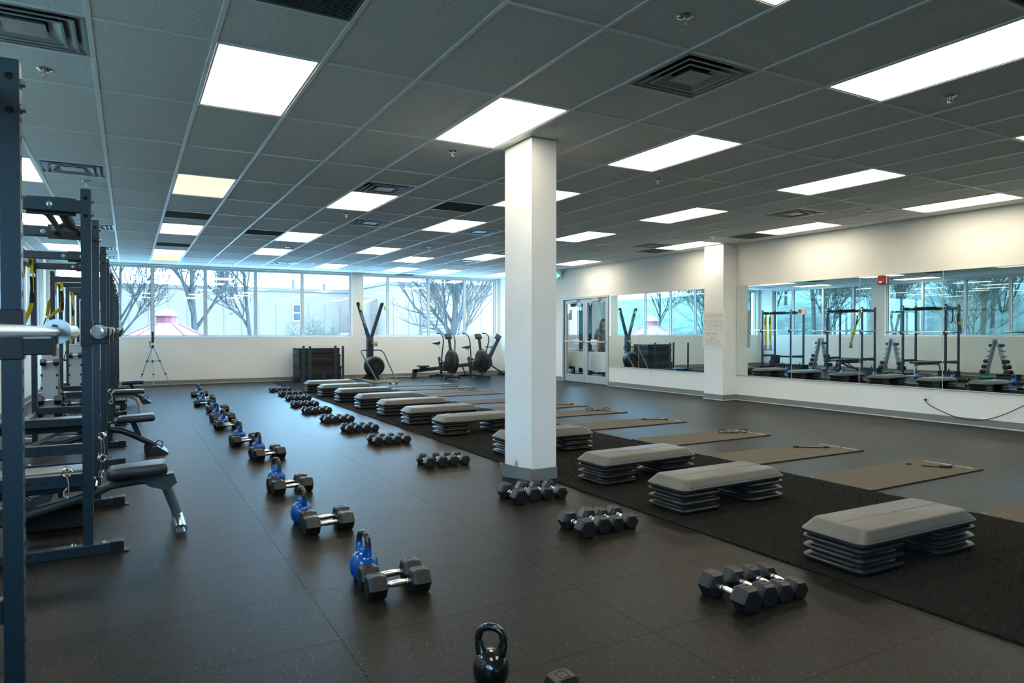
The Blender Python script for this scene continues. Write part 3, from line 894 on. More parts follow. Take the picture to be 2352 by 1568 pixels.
# ---- step platforms
def riser_mesh():
    L = []
    for ins, z, r in ((.034, 0, .05), (.030, .012, .05), (.006, .016, .055), (.000, .023, .055), (.000, .031, .055), (.006, .038, .055), (.030, .042, .05), (.034, .052, .05)):
        L.append(rrect(.385-2*ins, .385-2*ins, r, z, 3))
    return MB().loops(L).mesh('riser', M['riser'])
def deck_mesh():
    L = []
    for ex, ey, z, r in ((.010, .010, 0, .05), (.002, .002, .004, .055), (0, 0, .010, .055), (.004, .004, .016, .055), (.012, .008, .022, .055), (.060, .030, .060, .045), (.068, .036, .0665, .042), (.080, .046, .070, .04)):
        L.append(rrect(1.06-2*ex, .395-2*ey, r, z, 4))
    mb = MB().loops(L)
    for s in (-1, 1):                      # moulded grip ribs along both long slopes
        for k in range(9):
            t = (k+.7)/9.6
            y = s*(.395/2-.010-.026*t); z = .0235+.0365*t
            mb.tube([(-.43, y, z), (.43, y, z)], .0016, 4)
        mb.tube([(-.47, s*(.395/2-.0065), .0215), (.47, s*(.395/2-.0065), .0215)], .0012, 4)
    mb.lohi((-.44, -.0012, .0695), (.44, .0012, .0712))
    return mb.mesh('deck', M['step'])
rm, dm = riser_mesh(), deck_mesh()
lip = MB().loops([rrect(1.035, .372, .05, -.012, 3), rrect(1.035, .372, .05, .002, 3)]).mesh('underside_lip', M['risercore'])
topmat = MB().loops([rrect(.86, .285, .03, .0700, 3), rrect(.86, .285, .03, .0745, 3)]).mesh('top_mat', M['black'])
RZ = .0520
def step(x, y, rz, label, topped=False):
    t = thing('step_platform', label, 'step platform', (x, y, .0095), rz, 'aerobic step platforms on the turf')
    for s in (-1, 1):
        for k in range(3):
            link('riser', rm, t, (s*.3325, 0, RZ*k))
    d = link('deck', dm, t, (0, 0, RZ*3+.008))
    link('underside_lip', lip, d)
    if topped:
        o = link('top_mat', topmat, d); o['label'] = 'dark rubber top mat'
STEPS = [(3.75, .95), (3.76, 2.31), (3.80, 3.66), (3.86, 4.64), (3.83, 6.14), (3.81, 7.73), (3.80, 8.83), (3.83, 9.98), (3.80, 11.07), (3.80, 12.34), (3.78, 13.53), (3.77, 14.68)]
WH = ['out of frame', 'nearest in view, set apart at lower right', 'second in view, right of the dumbbell groups', 'third in view, just right of the white column base', 'cut in two by the white column, dark top mat',
      'first complete one left of the white column', 'second one left of the white column', 'third one left of the white column', 'fourth left of the column, dark top mat', 'fifth one left of the white column',
      'sixth left of the column', 'farthest of the row, before the foam boxes']
for k, (x, y) in enumerate(STEPS):
    step(x, y, (0, -.02, .02, .035, -.02, .02, .0, .01, -.01, 0, .01, 0)[k], f"grey step platform on black risers, {WH[k]}", k in (4, 8))

# ---- exercise mats with bands lying on them
def mat_mesh():
    return [('foam', MB().loops([rrect(1.72, .60, .03, 0, 3), rrect(1.72, .60, .03, .0085, 3)]).mesh('foam', M['matedge'], smooth=False)),
            ('top_skin', MB().loops([rrect(1.718, .598, .03, .0085, 3), rrect(1.714, .594, .03, .0100, 3)]).mesh('top_skin', M['mat'], smooth=False))]
MM = mat_mesh()
ey_ = []
for s in (-1, 1):
    ring = [(-.825+.014*math.cos(a), s*.262+.014*math.sin(a), .0105) for a in [2*PI*i/14 for i in range(14)]]
    ey_.append(('eyelet', MB().tube(ring, .003, 6, closed=True).mesh('eyelet', M['base'])))
lm = MB()
rr = random.Random(3)
u = -.245
while u < .19:
    wdt = rr.choice((.018, .022, .026))
    if not -.10 < u < -.075:
        lm.lohi((.775, u, .0100), (.779, u+wdt, .0106))
        lm.lohi((.775, u, .0100), (.805, u+.005, .0106))
        if rr.random() < .6: lm.lohi((.789, u, .0100), (.793, u+wdt*.8, .0106))
        if rr.random() < .5: lm.lohi((.801, u, .0100), (.805, u+wdt, .0106))
        if rr.random() < .5: lm.lohi((.775, u+wdt-.004, .0100), (.805, u+wdt, .0106))
    u += wdt+.007
PM = lm.mesh('printed_mark', M['print'], smooth=False)
MATS = [(5.985, 2.245), (5.985, 3.62), (5.99, 4.80), (6.02, 6.02), (6.01, 7.46), (6.03, 8.80), (6.02, 9.85), (6.02, 11.10), (6.01, 12.66), (6.02, 13.30), (6.05, 14.30), (6.06, 15.42)]
ML = ['only its corner showing at the right edge', 'nearest full mat, at far right', 'second nearest full mat', 'third nearest full mat', 'fourth mat from the right edge', 'fifth mat from the right edge', 'sixth mat from the right edge',
      'hidden behind the white column', 'first mat left of the white column', 'second mat left of the white column', 'third mat left of the white column', 'farthest mat, nearest the exercise bikes']
for k, (x, y) in enumerate(MATS):
    t = thing('exercise_mat', f'thin grey-brown exercise mat beyond the turf, {ML[k]}', 'mat', (x, y, .001), (0, .01, -.01, .01, 0, -.01, .01, 0, 0, .01, 0, -.01)[k], 'exercise mats in a row')
    place(MM, t); place(ey_, t)
    link('printed_mark', PM, t)['kind'] = 'stuff'
def band(x, y, rz, kind, label):
    t = thing('resistance_tube', label, 'exercise band', (x, y, .0115), rz, 'exercise bands lying on the mats')
    if kind == 0:       # short flat tag-like band
        part('tube', MB().tube([(-.10, .02, .006), (-.04, .0, .008), (.0, -.01, .006), (.03, -.012, .012)], .006, 8), M['black'], t)
        part('handle', MB().box((.085, -.02, .014), (.11, .032, .022), b=.006), M['black'], t)
        part('handle', MB().box((-.19, .085, .006), (.05, .018, .012), b=.004), M['black'], t)
    elif kind == 1:     # straight tube, grips at both ends
        part('tube', MB().tube([(-.13, 0, .006), (0, .006, .006), (.13, 0, .006)], .0055, 8), M['black'], t)
        part('tube', MB().tube([(-.13, .012, .006), (0, .02, .006), (.13, .012, .006)], .0045, 8), M['greyframe'], t)
        for s in (-1, 1): part('handle', MB().cyl((s*.13, .006, .009), (s*.19, .006, .009), .011, n=10), M['black'], t)
    else:               # figure-of-eight tube with two loops
        part('tube', MB().tube([(-.09, 0, .008), (-.03, .012, .008), (.03, -.006, .008), (.09, 0, .008)], .006, 8), M['black'], t)
        part('knot', MB().box((0, .003, .012), (.05, .022, .02), b=.007), M['black'], t)
        for s in (-1, 1):
            ring = [(s*.14+.055*math.cos(a), .034*math.sin(a), .012+.016*(1+math.sin(a))) for a in [2*PI*i/18 for i in range(18)]]
            part('handle', MB().tube(ring, .007, 8, closed=True), M['black'], t)
band(6.53, 3.60, -.75, 0, 'short black band with block grip on the nearest full mat')
band(6.46, 4.86, -.62, 1, 'straight black tube band on the second nearest full mat')
band(6.55, 6.05, -.35, 2, 'black loop-handled tube band on the third nearest mat')
band(6.58, 7.52, -.55, 1, 'thin dark band on the fourth mat from the right edge')
band(6.55, 8.84, -.45, 2, 'looped dark band on the fifth mat from the right edge')
band(6.58, 9.90, -.4, 1, 'dark band on the sixth mat, just right of the column')
band(6.45, 14.42, -.4, 1, 'small dark band on the far third mat left of column')
band(6.40, 13.36, -.4, 2, 'small looped band on the second mat left of column')
t = thing('light_dumbbell', 'small round-ended dumbbell on the floor by the farthest mat', 'dumbbell', (5.60, 15.85, 0), -.25)
part('handle', MB().cyl((-.05, 0, .03), (.05, 0, .03), .012, n=10), M['print'], t)
for s in (-1, 1):
    part('head', MB().lathe([(.0, 0), (.022, 0), (.028, .006), (.028, .045), (.022, .052), (0, .052)], 14, Matrix.Translation((s*.045, 0, .03)) @ Matrix.Rotation(s*PI/2, 4, 'Y')), M['black'], t)

# ================================================================== SQUAT RACKS ALONG THE LEFT WALL
def holed_post(L, wd, z_first, pitch, nh, r=.0115, yholes=()):
    """square tube along z with round holes pierced through the chosen face pairs"""
    mb = MB()
    h = wd/2
    zs = [z_first+pitch*k for k in range(nh)]
    for ax in ('x', 'y'):
        for s in (-1, 1):
            def P(u, z, d=0.0):
                q = s*(h-d)
                return (q, u, z) if ax == 'x' else (u, q, z)
            z0 = 0.0
            for z in (zs if ax == 'x' else yholes):
                a, b = z-.02, z+.02
                mb.add([P(-h, z0), P(h, z0), P(h, a), P(-h, a)], [(0, 1, 2, 3)])
                oc = [(r*math.cos(PI/4*k+PI/8), z+r*math.sin(PI/4*k+PI/8)) for k in range(8)]
                vs = [P(*q) for q in oc] + [P(*q, .008) for q in oc] + [P(h, a), P(h, b), P(-h, b), P(-h, a)]
                A, B, Cc, D = 16, 17, 18, 19
                fs = [(A, B, 0, 7), (B, 1, 0), (B, Cc, 2, 1), (Cc, 3, 2), (Cc, D, 4, 3), (D, 5, 4), (D, A, 6, 5), (A, 7, 6)]
                fs += [(k, (k+1) % 8, 8+(k+1) % 8, 8+k) for k in range(8)]
                mb.add(vs, fs)
                z0 = b
            mb.add([P(-h, z0), P(h, z0), P(h, L), P(-h, L)], [(0, 1, 2, 3)])
    mb.add([(-h, -h, L), (h, -h, L), (h, h, L), (-h, h, L)], [(0, 1, 2, 3)])
    mb.box((0, 0, L+.003), (wd*.94, wd*.94, .006), b=.002)
    # liner so that the holes look into a dark tube
    i = h-.006
    mb.add([(a*i, b*i, z) for z in (.01, L-.01) for a, b in ((-1, -1), (1, -1), (1, 1), (-1, 1))], [(0, 1, 5, 4), (1, 2, 6, 5), (2, 3, 7, 6), (3, 0, 4, 7)], mi=1)
    return mb
post_mesh = holed_post(2.005, .050, .10, .058, 31, yholes=(1.858, 1.958))
post_me = bpy.data.meshes.new('upright')
post_me.from_pydata(post_mesh.v, [], post_mesh.f)
post_me.materials.append(M['rack']); post_me.materials.append(M['ventdark'])
post_me.polygons.foreach_set('material_index', post_mesh.mi)
post_me.update()
bolt_me = MB().cyl((0, 0, 0), (0, 0, .004), .016, n=14).cyl((0, 0, .004), (0, 0, .013), .011, .009, n=6).mesh('bolt', M['chrome'])
FX, BX, HY = .33, -.33, .61
rail_me = MB().lohi((-.40, -.032, 0), (.49, .032, .058), b=.003).mesh('base_rail', M['rack'], smooth=False)
foot_me = MB().lohi((.435, -.036, -.0005), (.505, .036, .064), b=.004).loops([[(.43, -.04, 0), (.53, -.04, 0), (.53, .04, 0), (.43, .04, 0)], [(.43, -.04, .006), (.53, -.04, .006), (.53, .04, .006), (.43, .04, .006)]]).mesh('foot_cap', M['black'], smooth=False)
top_me = MB().lohi((BX+.025, -.025, -.034), (FX-.025, .025, .034), b=.003).mesh('top_beam', M['rack'], smooth=False)
low_mb = MB().lohi((BX+.025, -.022, -.036), (FX-.025, .022, .036), b=.003)
low_me = low_mb.mesh('side_beam', M['rack'], smooth=False)
hole_me = MB().cyl((0, -.0235, 0), (0, .0235, 0), .011, n=10).mesh('pin_hole', M['ventdark'])
rear_me = MB().lohi((-.025, -HY+.025, -.03), (.025, HY-.025, .03), b=.003).mesh('rear_beam', M['rack'], smooth=False)
pb = MB()
for s in (-1, 1):
    pb.lohi((.05, s*(HY-.030)-.004, -.05), (.28, s*(HY-.030)+.004, .05), b=.002)
pb.tube([(.235, -HY+.03, .0), (.235, -.42, .0), (.20, -.30, .015), (.20, .30, .015), (.235, .42, .0), (.235, HY-.03, .0)], .019, 10)
pb.tube([(.095, -HY+.03, .0), (.10, -.42, .0), (.13, -.30, -.010), (.13, .30, -.010), (.10, .42, .0), (.095, HY-.03, .0)], .019, 10)
for s in (-1, 1):
    pb.tube([(.235, s*.44, 0), (.16, s*.38, .03), (.10, s*.44, 0)], .017, 8)
pull_me = pb.mesh('pull_up_bar', M['black'])
grip_me = MB().cyl((.20, -.27, .015), (.20, .27, .015), .032, n=16).mesh('foam_grip', M['blackrub'])
def jcup_mesh():
    mb = MB().lohi((-.030, -.030, -.075), (.030, .030, .075), b=.003)
    mb.lohi((.026, -.028, -.062), (.105, .028, -.014), b=.003)
    mb.lohi((.100, -.031, -.066), (.110, .031, .030), b=.002)
    return mb
jc_me = jcup_mesh().mesh('bar_hook', M['black'], smooth=False)
liner_me = MB().lohi((.028, -.029, -.014), (.100, .029, -.006), b=.002).mesh('hook_liner', M['greyframe'], smooth=False)
RACKS = [(-.632, 1.90, 1.255, 'nearest squat rack, one post at the left edge'), (-.535, 5.16, 1.258, 'second nearest squat rack with padded pull-up bar'),
         (-.535, 8.12, 1.270, 'third squat rack from the viewer'), (-.535, 11.40, 1.268, 'fourth squat rack, flat bench inside'),
         (-.535, 13.92, 1.30, 'fifth squat rack, beside the far bench'), (-.535, 16.56, 1.34, 'farthest squat rack by the back corner, backpack inside')]
HOOKZ = {}
for k, (rx, ry, bz, lab) in enumerate(RACKS):
    t = thing('squat_rack', 'dark blue-black steel ' + lab, 'squat rack', (rx, ry, 0), group='squat racks along the left windows')
    for sy in (-1, 1):
        b = link('base_rail', rail_me, t, (0, sy*HY, 0))
        link('foot_cap', foot_me, b)
        for dx in (-.075, .075): link('bolt', bolt_me, b, (FX+dx, 0, .058))
        link('bolt', bolt_me, b, (BX+.075, 0, .058))
        for x in (FX, BX):
            u = link('upright', post_me, t, (x, sy*HY, .058))
            for z in (1.870, 1.945):
                link('bolt', bolt_me, u, (.025*(1 if x > 0 else -1), 0, z), (0, PI/2*(1 if x > 0 else -1), 0))
        tb_ = link('top_beam', top_me, t, (0, sy*HY, 1.967))
        if k < 4:
            for dx in (-.10, .04):
                link('bolt', bolt_me, tb_, (dx+.12, -.026, 0), (PI/2, 0, 0))
        lb = link('side_beam', low_me, t, (0, sy*HY, .432))
        for dx in (-.02, .05, .12): link('pin_hole', hole_me, lb, (dx, 0, 0))
        j = link('bar_hook', jc_me, t, (FX, sy*HY, bz))
        link('hook_liner', liner_me, j)
    link('rear_beam', rear_me, t, (BX, 0, 1.955)); link('rear_beam', rear_me, t, (BX, 0, .40))
    p = link('pull_up_bar', pull_me, t, (0, 0, 1.967))
    link('foam_grip', grip_me, p)
# barbells resting on the hooks
def bar_tpl():
    sh = MB().cyl((0, -.655, 0), (0, .655, 0), .0140, n=14).mesh('shaft', M['knurl'])
    out = [('shaft', sh)]
    for s in (-1, 1):
        c = MB().cyl((0, s*.655, 0), (0, s*.69, 0), .0385, n=20).cyl((0, s*.69, 0), (0, s*.70, 0), .031, n=20).mesh('collar', M['steel'])
        q = MB()
        q.lathe([(.0, .700), (.0250, .700), (.0250, 1.095), (.023, 1.10), (.014, 1.10), (.013, 1.085), (0, 1.085)], 20, Matrix.Rotation(-s*PI/2, 4, 'X'))
        out += [('collar', c), ('sleeve', q.mesh('sleeve', M['chrome']))]
    return out
BT = bar_tpl()
for k, (rx, ry, bz, lab) in enumerate(RACKS):
    place(BT, thing('barbell', ('bare steel barbell racked on the ' + ('nearest squat rack, blurred at left', 'second nearest squat rack', 'third nearest squat rack', 'fourth squat rack', 'fifth squat rack', 'farthest squat rack')[k]), 'barbell',
                    (rx+FX+(.090 if k == 0 else .064), ry+(-.05, -.08, .05, .0, .03, -.02)[k], bz+.0085), (-.03, 0, .004, -.003, 0, .004)[k], 'barbells on the squat racks'))
# spring collars hung on upright pins
def spring(x, y, z, label, rz=0):
    t = thing('spring_collar', label, 'barbell clip', (x, y, z), rz, 'chrome spring collars hung on the racks')
    coil = [(.024*math.cos(a), .010*a/(2*PI)-.018, .024*math.sin(a)) for a in [2*PI*i/16 for i in range(0, 60)]]
    part('coil', MB().tube(coil, .0030, 6), M['chrome'], t)
    for s in (-1, 1):
        arm = [(.0, s*.016, -.024), (.006, s*.02, -.07), (.008, s*.022, -.115), (.0, s*.024, -.140), (-.016, s*.022, -.130), (-.014, s*.02, -.105), (.002, s*.02, -.085)]
        part('squeeze_arm', MB().tube(arm, .0030, 6), M['chrome'], t)
    part('hook_pin', MB().cyl((0, .08, .018), (0, -.03, .018), .005, n=8), M['black'], t)
spring(-.30, 4.47, .49, 'chrome spring collar hanging on the near beam of second rack', .1)
spring(-.30, 7.43, .49, 'chrome spring collar hanging on the near beam of third rack', .2)
spring(-.17, 5.70, .52, 'chrome spring collar hanging between the second rack posts, upper', -.4)
spring(-.17, 5.70, .36, 'chrome spring collar hanging between the second rack posts, lower', .5)
spring(-.17, 8.67, .62, 'chrome spring collar hanging on the far post of third rack', .3)

# ---- suspension trainers
def strap(name_label, x, y, z, pts_list, handles=True):
    t = thing('suspension_trainer', name_label, 'suspension strap', (x, y, z), group='yellow suspension trainers on the racks')
    for pts, wd, m in pts_list:
        part('strap', MB().tube(pts, .02, 4, flat=wd), m, t, smooth=False)
    return t
def trainer(label, x, y, z, drop, swing=0.0, dirx=1, splay=.04):
    Yl, Bk = M['yellow'], M['strapblack']
    wd = (.048, .004)
    L = [([(-.03, 0, -.05), (-.032, 0, .034), (0, 0, .036), (.034, 0, .032), (.038, -.01, -.10), (.04, -.01+swing*.2, -.30)], wd, Yl),
         ([(.04, -.01+swing*.2, -.28), (.03, -.01+swing*.3, -.42), (.02, swing*.6-.01, -drop*.75), (0.0-splay, swing, -drop)], wd, Yl),
         ([(-.03, 0, -.04), (-.05, .01, -.20), (-.055-splay*.5, .02+swing*.7, -drop*.6), (-.03-splay, .02+swing, -drop*.95)], wd, Yl),
         ([(.04, -.018+swing*.2, -.14), (.045, -.02+swing*.2, -.24), (.04, -.02+swing*.3, -.40)], (.040, .010), Bk)]
    t = strap(label, x, y, z, L)
    part('buckle', MB().box((.042, -.014+swing*.1, -.13), (.05, .012, .035), b=.003), M['steel'], t, smooth=False)
    for s, cx in ((-1, -splay-.02), (1, .0-splay+.03)):
        zc = -drop
        part('handle', MB().cyl((cx-.06, .01+swing, zc-.17), (cx+.06, .01+swing, zc-.17), .016, n=10), M['blackrub'], t)
        part('handle_cord', MB().tube([(cx-.06, .01+swing, zc-.17), (cx-.02, .01+swing, zc), (cx+.02, .01+swing, zc), (cx+.06, .01+swing, zc-.17)], .008, 6), M['strapblack'], t)
    return t
trainer('yellow suspension trainer beside the nearest post at left', -.865, 8.20, 1.955, .62, 0.02)
trainer('yellow suspension trainer hung on the fourth rack rear', -.80, 10.79, 1.955, .50, -.03, splay=.10)
trainer('yellow suspension trainer hanging low from the fifth rack', -.865, 13.85, 1.955, 1.0, .30)
trainer('yellow suspension trainer hanging straight from the farthest rack, first', -.60, 17.17, 1.955, 1.15)
trainer('yellow suspension trainer hanging straight from the farthest rack, second', -.35, 17.17, 1.955, 1.15)
t = thing('strap_loop', 'short black strap loop hanging from the fourth rack top', 'suspension strap', (-.53, 10.79, 1.955))
part('strap', MB().tube([(0, 0, .03), (.02, -.03, -.12), (.04, -.03, -.35), (.14, -.03, -.42), (.24, -.03, -.40)], .02, 4, flat=(.03, .004)), M['strapblack'], t, smooth=False)

# ---- benches
def pad_mesh(x0, x1, w0, w1, z0, z1, tilt=0.0, r=.04):
    L = []
    for ins, z in ((.012, z0), (.002, z0+.010), (0, z0+.022), (0, z1-.026), (.006, z1-.010), (.020, z1-.002), (.034, z1)):
        q = []
        for (px, py, _z) in rrect(x1-x0-2*ins, 1.0, r, 0, 3):
            tt = (px+(x1-x0)/2)/(x1-x0)
            wv = (w0+(w1-w0)*tt)-2*ins
            q.append(((x0+x1)/2+px, py*wv if abs(py) < .5 else math.copysign(wv/2, py), z+tilt*(px)))
        L.append(q)
    return MB().loops(L)
def adjustable_bench(label, x, y, style):
    t = thing('weight_bench', label, 'bench', (x, y, 0), group='weight benches in the squat racks')
    part('back_pad', pad_mesh(-.72, .37, .27, .29, .345, .415, .01), M['pad'], t)
    part('seat_pad', pad_mesh(.46, .80, .20, .29, .338, .408, .05, .05), M['pad'], t)
    part('back_rail', MB().lohi((-.66, -.035, .272), (.40, .035, .345), b=.004), M['rack'], t, smooth=False)
    if style == 0:
        part('frame_tube', MB().tube([(.80, 0, .30), (.62, 0, .30), (.48, 0, .285), (.36, 0, .235), (-.10, 0, .115), (-.55, 0, .055), (-.72, 0, .05)], .028, 10), M['frame'], t)
        lad = [(-.42, .075), (.16, .225), (.18, .265), (.13, .295), (.10, .255), (.06, .245), (.04, .268), (-.06, .235), (-.08, .20), (-.12, .19), (-.14, .215), (-.24, .185), (-.26, .15), (-.42, .12)]
        part('ladder_plate', MB().prism(lad, -.030, -.022, 'y').prism(lad, .022, .030, 'y'), M['frame'], t, smooth=False)
        part('front_bracket', MB().prism([(.62, .325), (.84, .335), (.86, .27), (.80, .225), (.70, .26)], -.045, .045, 'y'), M['frame'], t, smooth=False)
        part('front_leg', MB().cyl((.795, 0, .25), (.862, 0, .055), .030, .030, 14), M['frame'], t)
        L = [rrect(.075, .055, .025, z, 4) for z in (-.205, .205)]
        ft = MB().loops(L + [rrect(.063, .043, .02, .205, 4), rrect(.063, .043, .02, .15, 4)], cap=False).loops([rrect(.063, .043, .02, .15, 4)[:], rrect(.05, .03, .01, .149, 4)])
        part('front_foot', ft.moved(Matrix.Translation((.865, -.10, .0285)) @ Matrix.Rotation(PI/2, 4, 'X')), M['chrome'], t, label='chrome foot tube')
        part('rear_foot', MB().lohi((-.76, -.22, 0), (-.69, .22, .055), b=.006), M['frame'], t, smooth=False)
        part('strut', MB().tube([(-.05, 0, .29), (-.20, 0, .20)], .018, 8), M['frame'], t)
        part('adjust_pin', MB().cyl((.40, -.08, .30), (.40, .08, .30), .010, n=8), M['chrome'], t)
    else:
        part('frame_tube', MB().tube([(.34, 0, .285), (.50, 0, .250), (.62, 0, .190), (.76, 0, .105), (.86, 0, .035)], .032, 10), M['rack'], t)
        part('main_tube', MB().tube([(.36, 0, .28), (.0, 0, .16), (-.55, 0, .05), (-.72, 0, .04)], .028, 10), M['rack'], t)
        part('front_foot', MB().prism([(.74, 0), (.92, 0), (.92, .012), (.82, .085), (.77, .075)], -.16, .16, 'y'), M['rack'], t, smooth=False)
        for s in (-1, 1): part('wheel', MB().lathe([(0, -.018), (.040, -.018), (.046, -.010), (.046, .010), (.040, .018), (0, .018)], 18, Matrix.Translation((.745, s*.12, .0475)) @ Matrix.Rotation(PI/2, 4, 'X')), M['blackrub'], t)
        part('handle', MB().tube([(.78, -.06, .075), (.83, -.06, .135), (.875, -.06, .115), (.86, -.06, .06)], .007, 6), M['black'], t)
        part('prop', MB().bar((.60, 0, .34), (.66, 0, .17), .03, .05, (1, 0, 0), b=.003), M['rack'], t, smooth=False)
        part('strut', MB().bar((-.45, .05, .06), (.02, .05, .29), .03, .035, b=.003), M['silver'], t, smooth=False)
        part('rear_foot', MB().lohi((-.76, -.22, 0), (-.70, .22, .05), b=.006), M['rack'], t, smooth=False)
    return t
adjustable_bench('adjustable bench with chrome foot in the second nearest rack', -.585, 5.05, 0)
adjustable_bench('adjustable bench with wheeled foot in the third rack', -.565, 8.10, 1)
adjustable_bench('adjustable bench end cut by the bottom left edge', -.72, 1.62, 0)
adjustable_bench('low adjustable bench in the fifth rack, by tripod', -.57, 14.0, 1)
t = thing('weight_bench', 'flat black bench on pale curved legs in the fourth rack', 'bench', (-.55, 11.45, 0), group='weight benches in the squat racks')
part('pad', pad_mesh(-.58, .75, .27, .27, .37, .43), M['pad'], t)
part('frame_rail', MB().lohi((-.52, -.03, .32), (.62, .03, .372), b=.006), M['greyframe'], t, smooth=False)
for s, x in ((1, .69), (-1, -.60)):
    part('leg', MB().tube([(x-s*.32, 0, .345), (x-s*.14, 0, .34), (x-s*.04, 0, .29), (x, 0, .20), (x, 0, .03)], .030, 12), M['greyframe'], t, label='pale grey curved leg')
    part('foot', MB().lohi((x-.035, -.22, 0), (x+.035, .22, .035), b=.006), M['greyframe'], t, smooth=False)

# ---- black storage boxes with a centre post
def postbox(x, y, label, rz=0.0):
    t = thing('weight_tray', label, 'weight tray', (x, y, 0), rz, 'black weight trays by the squat racks')
    part('tray', MB().lohi((-.17, -.22, 0), (.17, .22, .135), b=.010), M['black'], t, smooth=False)
    part('lid', MB().lohi((-.178, -.228, .135), (.178, .228, .165), b=.006), M['blackrub'], t, smooth=False)
    part('post', MB().cyl((0, 0, .165), (0, 0, .225), .016, n=12), M['black'], t)
    for s in (-1, 1): part('side_slot', MB().lohi((s*.171-.002, -.08, .07), (s*.171+.002, .08, .10)), M['ventdark'], t, smooth=False)
postbox(-.40, 5.42, 'black weight tray on the floor under the second rack bench')
postbox(-.62, 10.92, 'black weight tray under the flat bench of fourth rack')
postbox(-.33, 9.26, 'black weight tray between the third and fourth racks')
postbox(-.22, 13.00, 'black weight tray just before the fifth rack')
postbox(-.30, 15.66, 'black weight tray just before the farthest rack')
postbox(-.35, 16.42, 'black weight tray inside the farthest rack')
t = thing('backpack', 'black backpack standing inside the farthest squat rack', 'bag', (-.62, 16.95, 0), .3)
part('body', pad_mesh(-.10, .10, .32, .32, 0, .46, 0, .06), M['strapblack'], t)
part('pocket', pad_mesh(.09, .16, .26, .26, .03, .26, 0, .03), M['black'], t)
part('handle', MB().tube(arc((0, 0, .45), .05, 0, PI, 8, 'yz'), .009, 6), M['strapblack'], t)

# ---- A-frame dumbbell stands
def aframe(x, y, label, lo_n, hi_n, nm):
    t = thing('dumbbell_stand', label, 'dumbbell rack', (x, y, 0), group='A-shaped dumbbell stands by the left wall')
    place_ = []
    for s in (-1, 1):
        b0, b1 = Vector((0, s*.27, .05)), Vector((0, s*.035, 1.06))
        up = part('side_plate', MB().bar(b0, b1, .165, .045, (0, 1, 0), b=.004), M['silver'], t, smooth=False)
        part('foot', MB().lohi((-.26, s*.27-.03, 0), (.26, s*.27+.03, .055), b=.006), M['silver'], t, smooth=False)
        d = (b1-b0).normalized()
        nrm = Vector((0, s*d.z, -s*d.y)) if True else None
        for k in range(6):
            f = .12+.145*k
            c = b0 + (b1-b0)*f + Vector((0, s*.028, 0))
            cs = MB()
            for e in (-1, 1):
                pts = [(e*.075, c.y+s*(.028-.026*math.cos(a)), c.z+.020-.028*math.sin(a)) for a in [PI*i/8 for i in range(9)]]
                cs.tube(pts, .01, 4, flat=(.020, .006))
            part('saddle', cs, M['black'], t, smooth=False)
            place_.append((s, k, (x, y+c.y+s*.028, c.z+.008)))
    part('top_cap', MB().lohi((-.085, -.06, 1.05), (.085, .06, 1.085), b=.006), M['silver'], t, smooth=False)
    lvl = ['lowest', 'second lowest', 'third lowest', 'fourth', 'fifth', 'topmost']
    for s, k, p in place_:
        if k < lo_n or k >= 6-hi_n:
            sc = (1.0 if k == 0 else .90 if k == 1 else .82) if k < lo_n else .6
            dumbbell(p[0], p[1], 0.0, f'black hex dumbbell, {lvl[k]} on the {"near" if s < 0 else "far"} side of the {nm} A-shaped stand', sc, p[2]-.064*sc+.002, 'hex dumbbells on the A-shaped stands', .128)
aframe(-.81, 9.78, 'silver A-shaped dumbbell stand between the third and fourth racks', 3, 1, 'nearest')
aframe(-.72, 12.65, 'silver A-shaped dumbbell stand between the fourth and fifth racks', 2, 1, 'middle')
aframe(-.78, 15.20, 'silver A-shaped dumbbell stand between the last two racks', 3, 1, 'farthest')
# small green items on the floor by the stands
def roller(x, y, rz, label):
    t = thing('foam_roller', label, 'roller', (x, y, 0), rz, 'teal rollers by the dumbbell stands')
    part('sleeve', MB().cyl((-.17, 0, .05), (.17, 0, .05), .049, n=18), M['teal'], t)
    for s in (-1, 1): part('end_cap', MB().cyl((s*.17, 0, .05), (s*.178, 0, .05), .043, n=18), M['black'], t)
roller(-.32, 9.80, .5, 'teal roller lying at the foot of the nearest A-shaped stand')
roller(-.30, 12.55, .2, 'teal roller lying at the foot of the middle A-shaped stand')

# ================================================================== BY THE BACK WALL
# ---- camera tripod
t = thing('tripod', 'slim silver camera tripod with black head before the far window', 'tripod', (.495, 18.05, 0))
part('centre_column', MB().cyl((0, 0, .50), (0, 0, 1.02), .013, n=12).cyl((0, 0, .56), (0, 0, .88), .018, n=12), M['steel'], t)
for k, (fx, fy) in enumerate(((-.31, .12), (.37, .12), (.01, -.10))):
    a = Vector((fx*.06, fy*.06, .93)); b = Vector((fx, fy, .012))
    l = part('leg', MB().cyl(a, a.lerp(b, .36), .014, n=10).cyl(a.lerp(b, .36), a.lerp(b, .70), .011, n=10).cyl(a.lerp(b, .70), b, .0085, n=10), M['steel'], t)
    for f in (.36, .70): part('clamp', MB().cyl(a.lerp(b, f-.018), a.lerp(b, f+.018), .020, n=10), M['black'], l)
    part('rubber_tip', MB().cyl(b+Vector((0, 0, .012)), b+Vector((0, 0, -.011)), .014, .016, 10), M['blackrub'], l)
    part('spreader', MB().cyl(a.lerp(b, .36), (0, 0, .60), .006, n=6), M['black'], t)
part('collar', MB().cyl((0, 0, .55), (0, 0, .62), .024, n=12), M['black'], t)
part('shoulder', MB().cyl((0, 0, .90), (0, 0, .97), .034, .028, 12), M['black'], t)
part('pan_head', MB().box((0, 0, 1.07), (.055, .055, .09), b=.008).box((0, -.02, 1.135), (.075, .05, .035), b=.006).cyl((-.03, 0, 1.05), (-.09, -.02, 1.02), .009, n=8), M['black'], t)
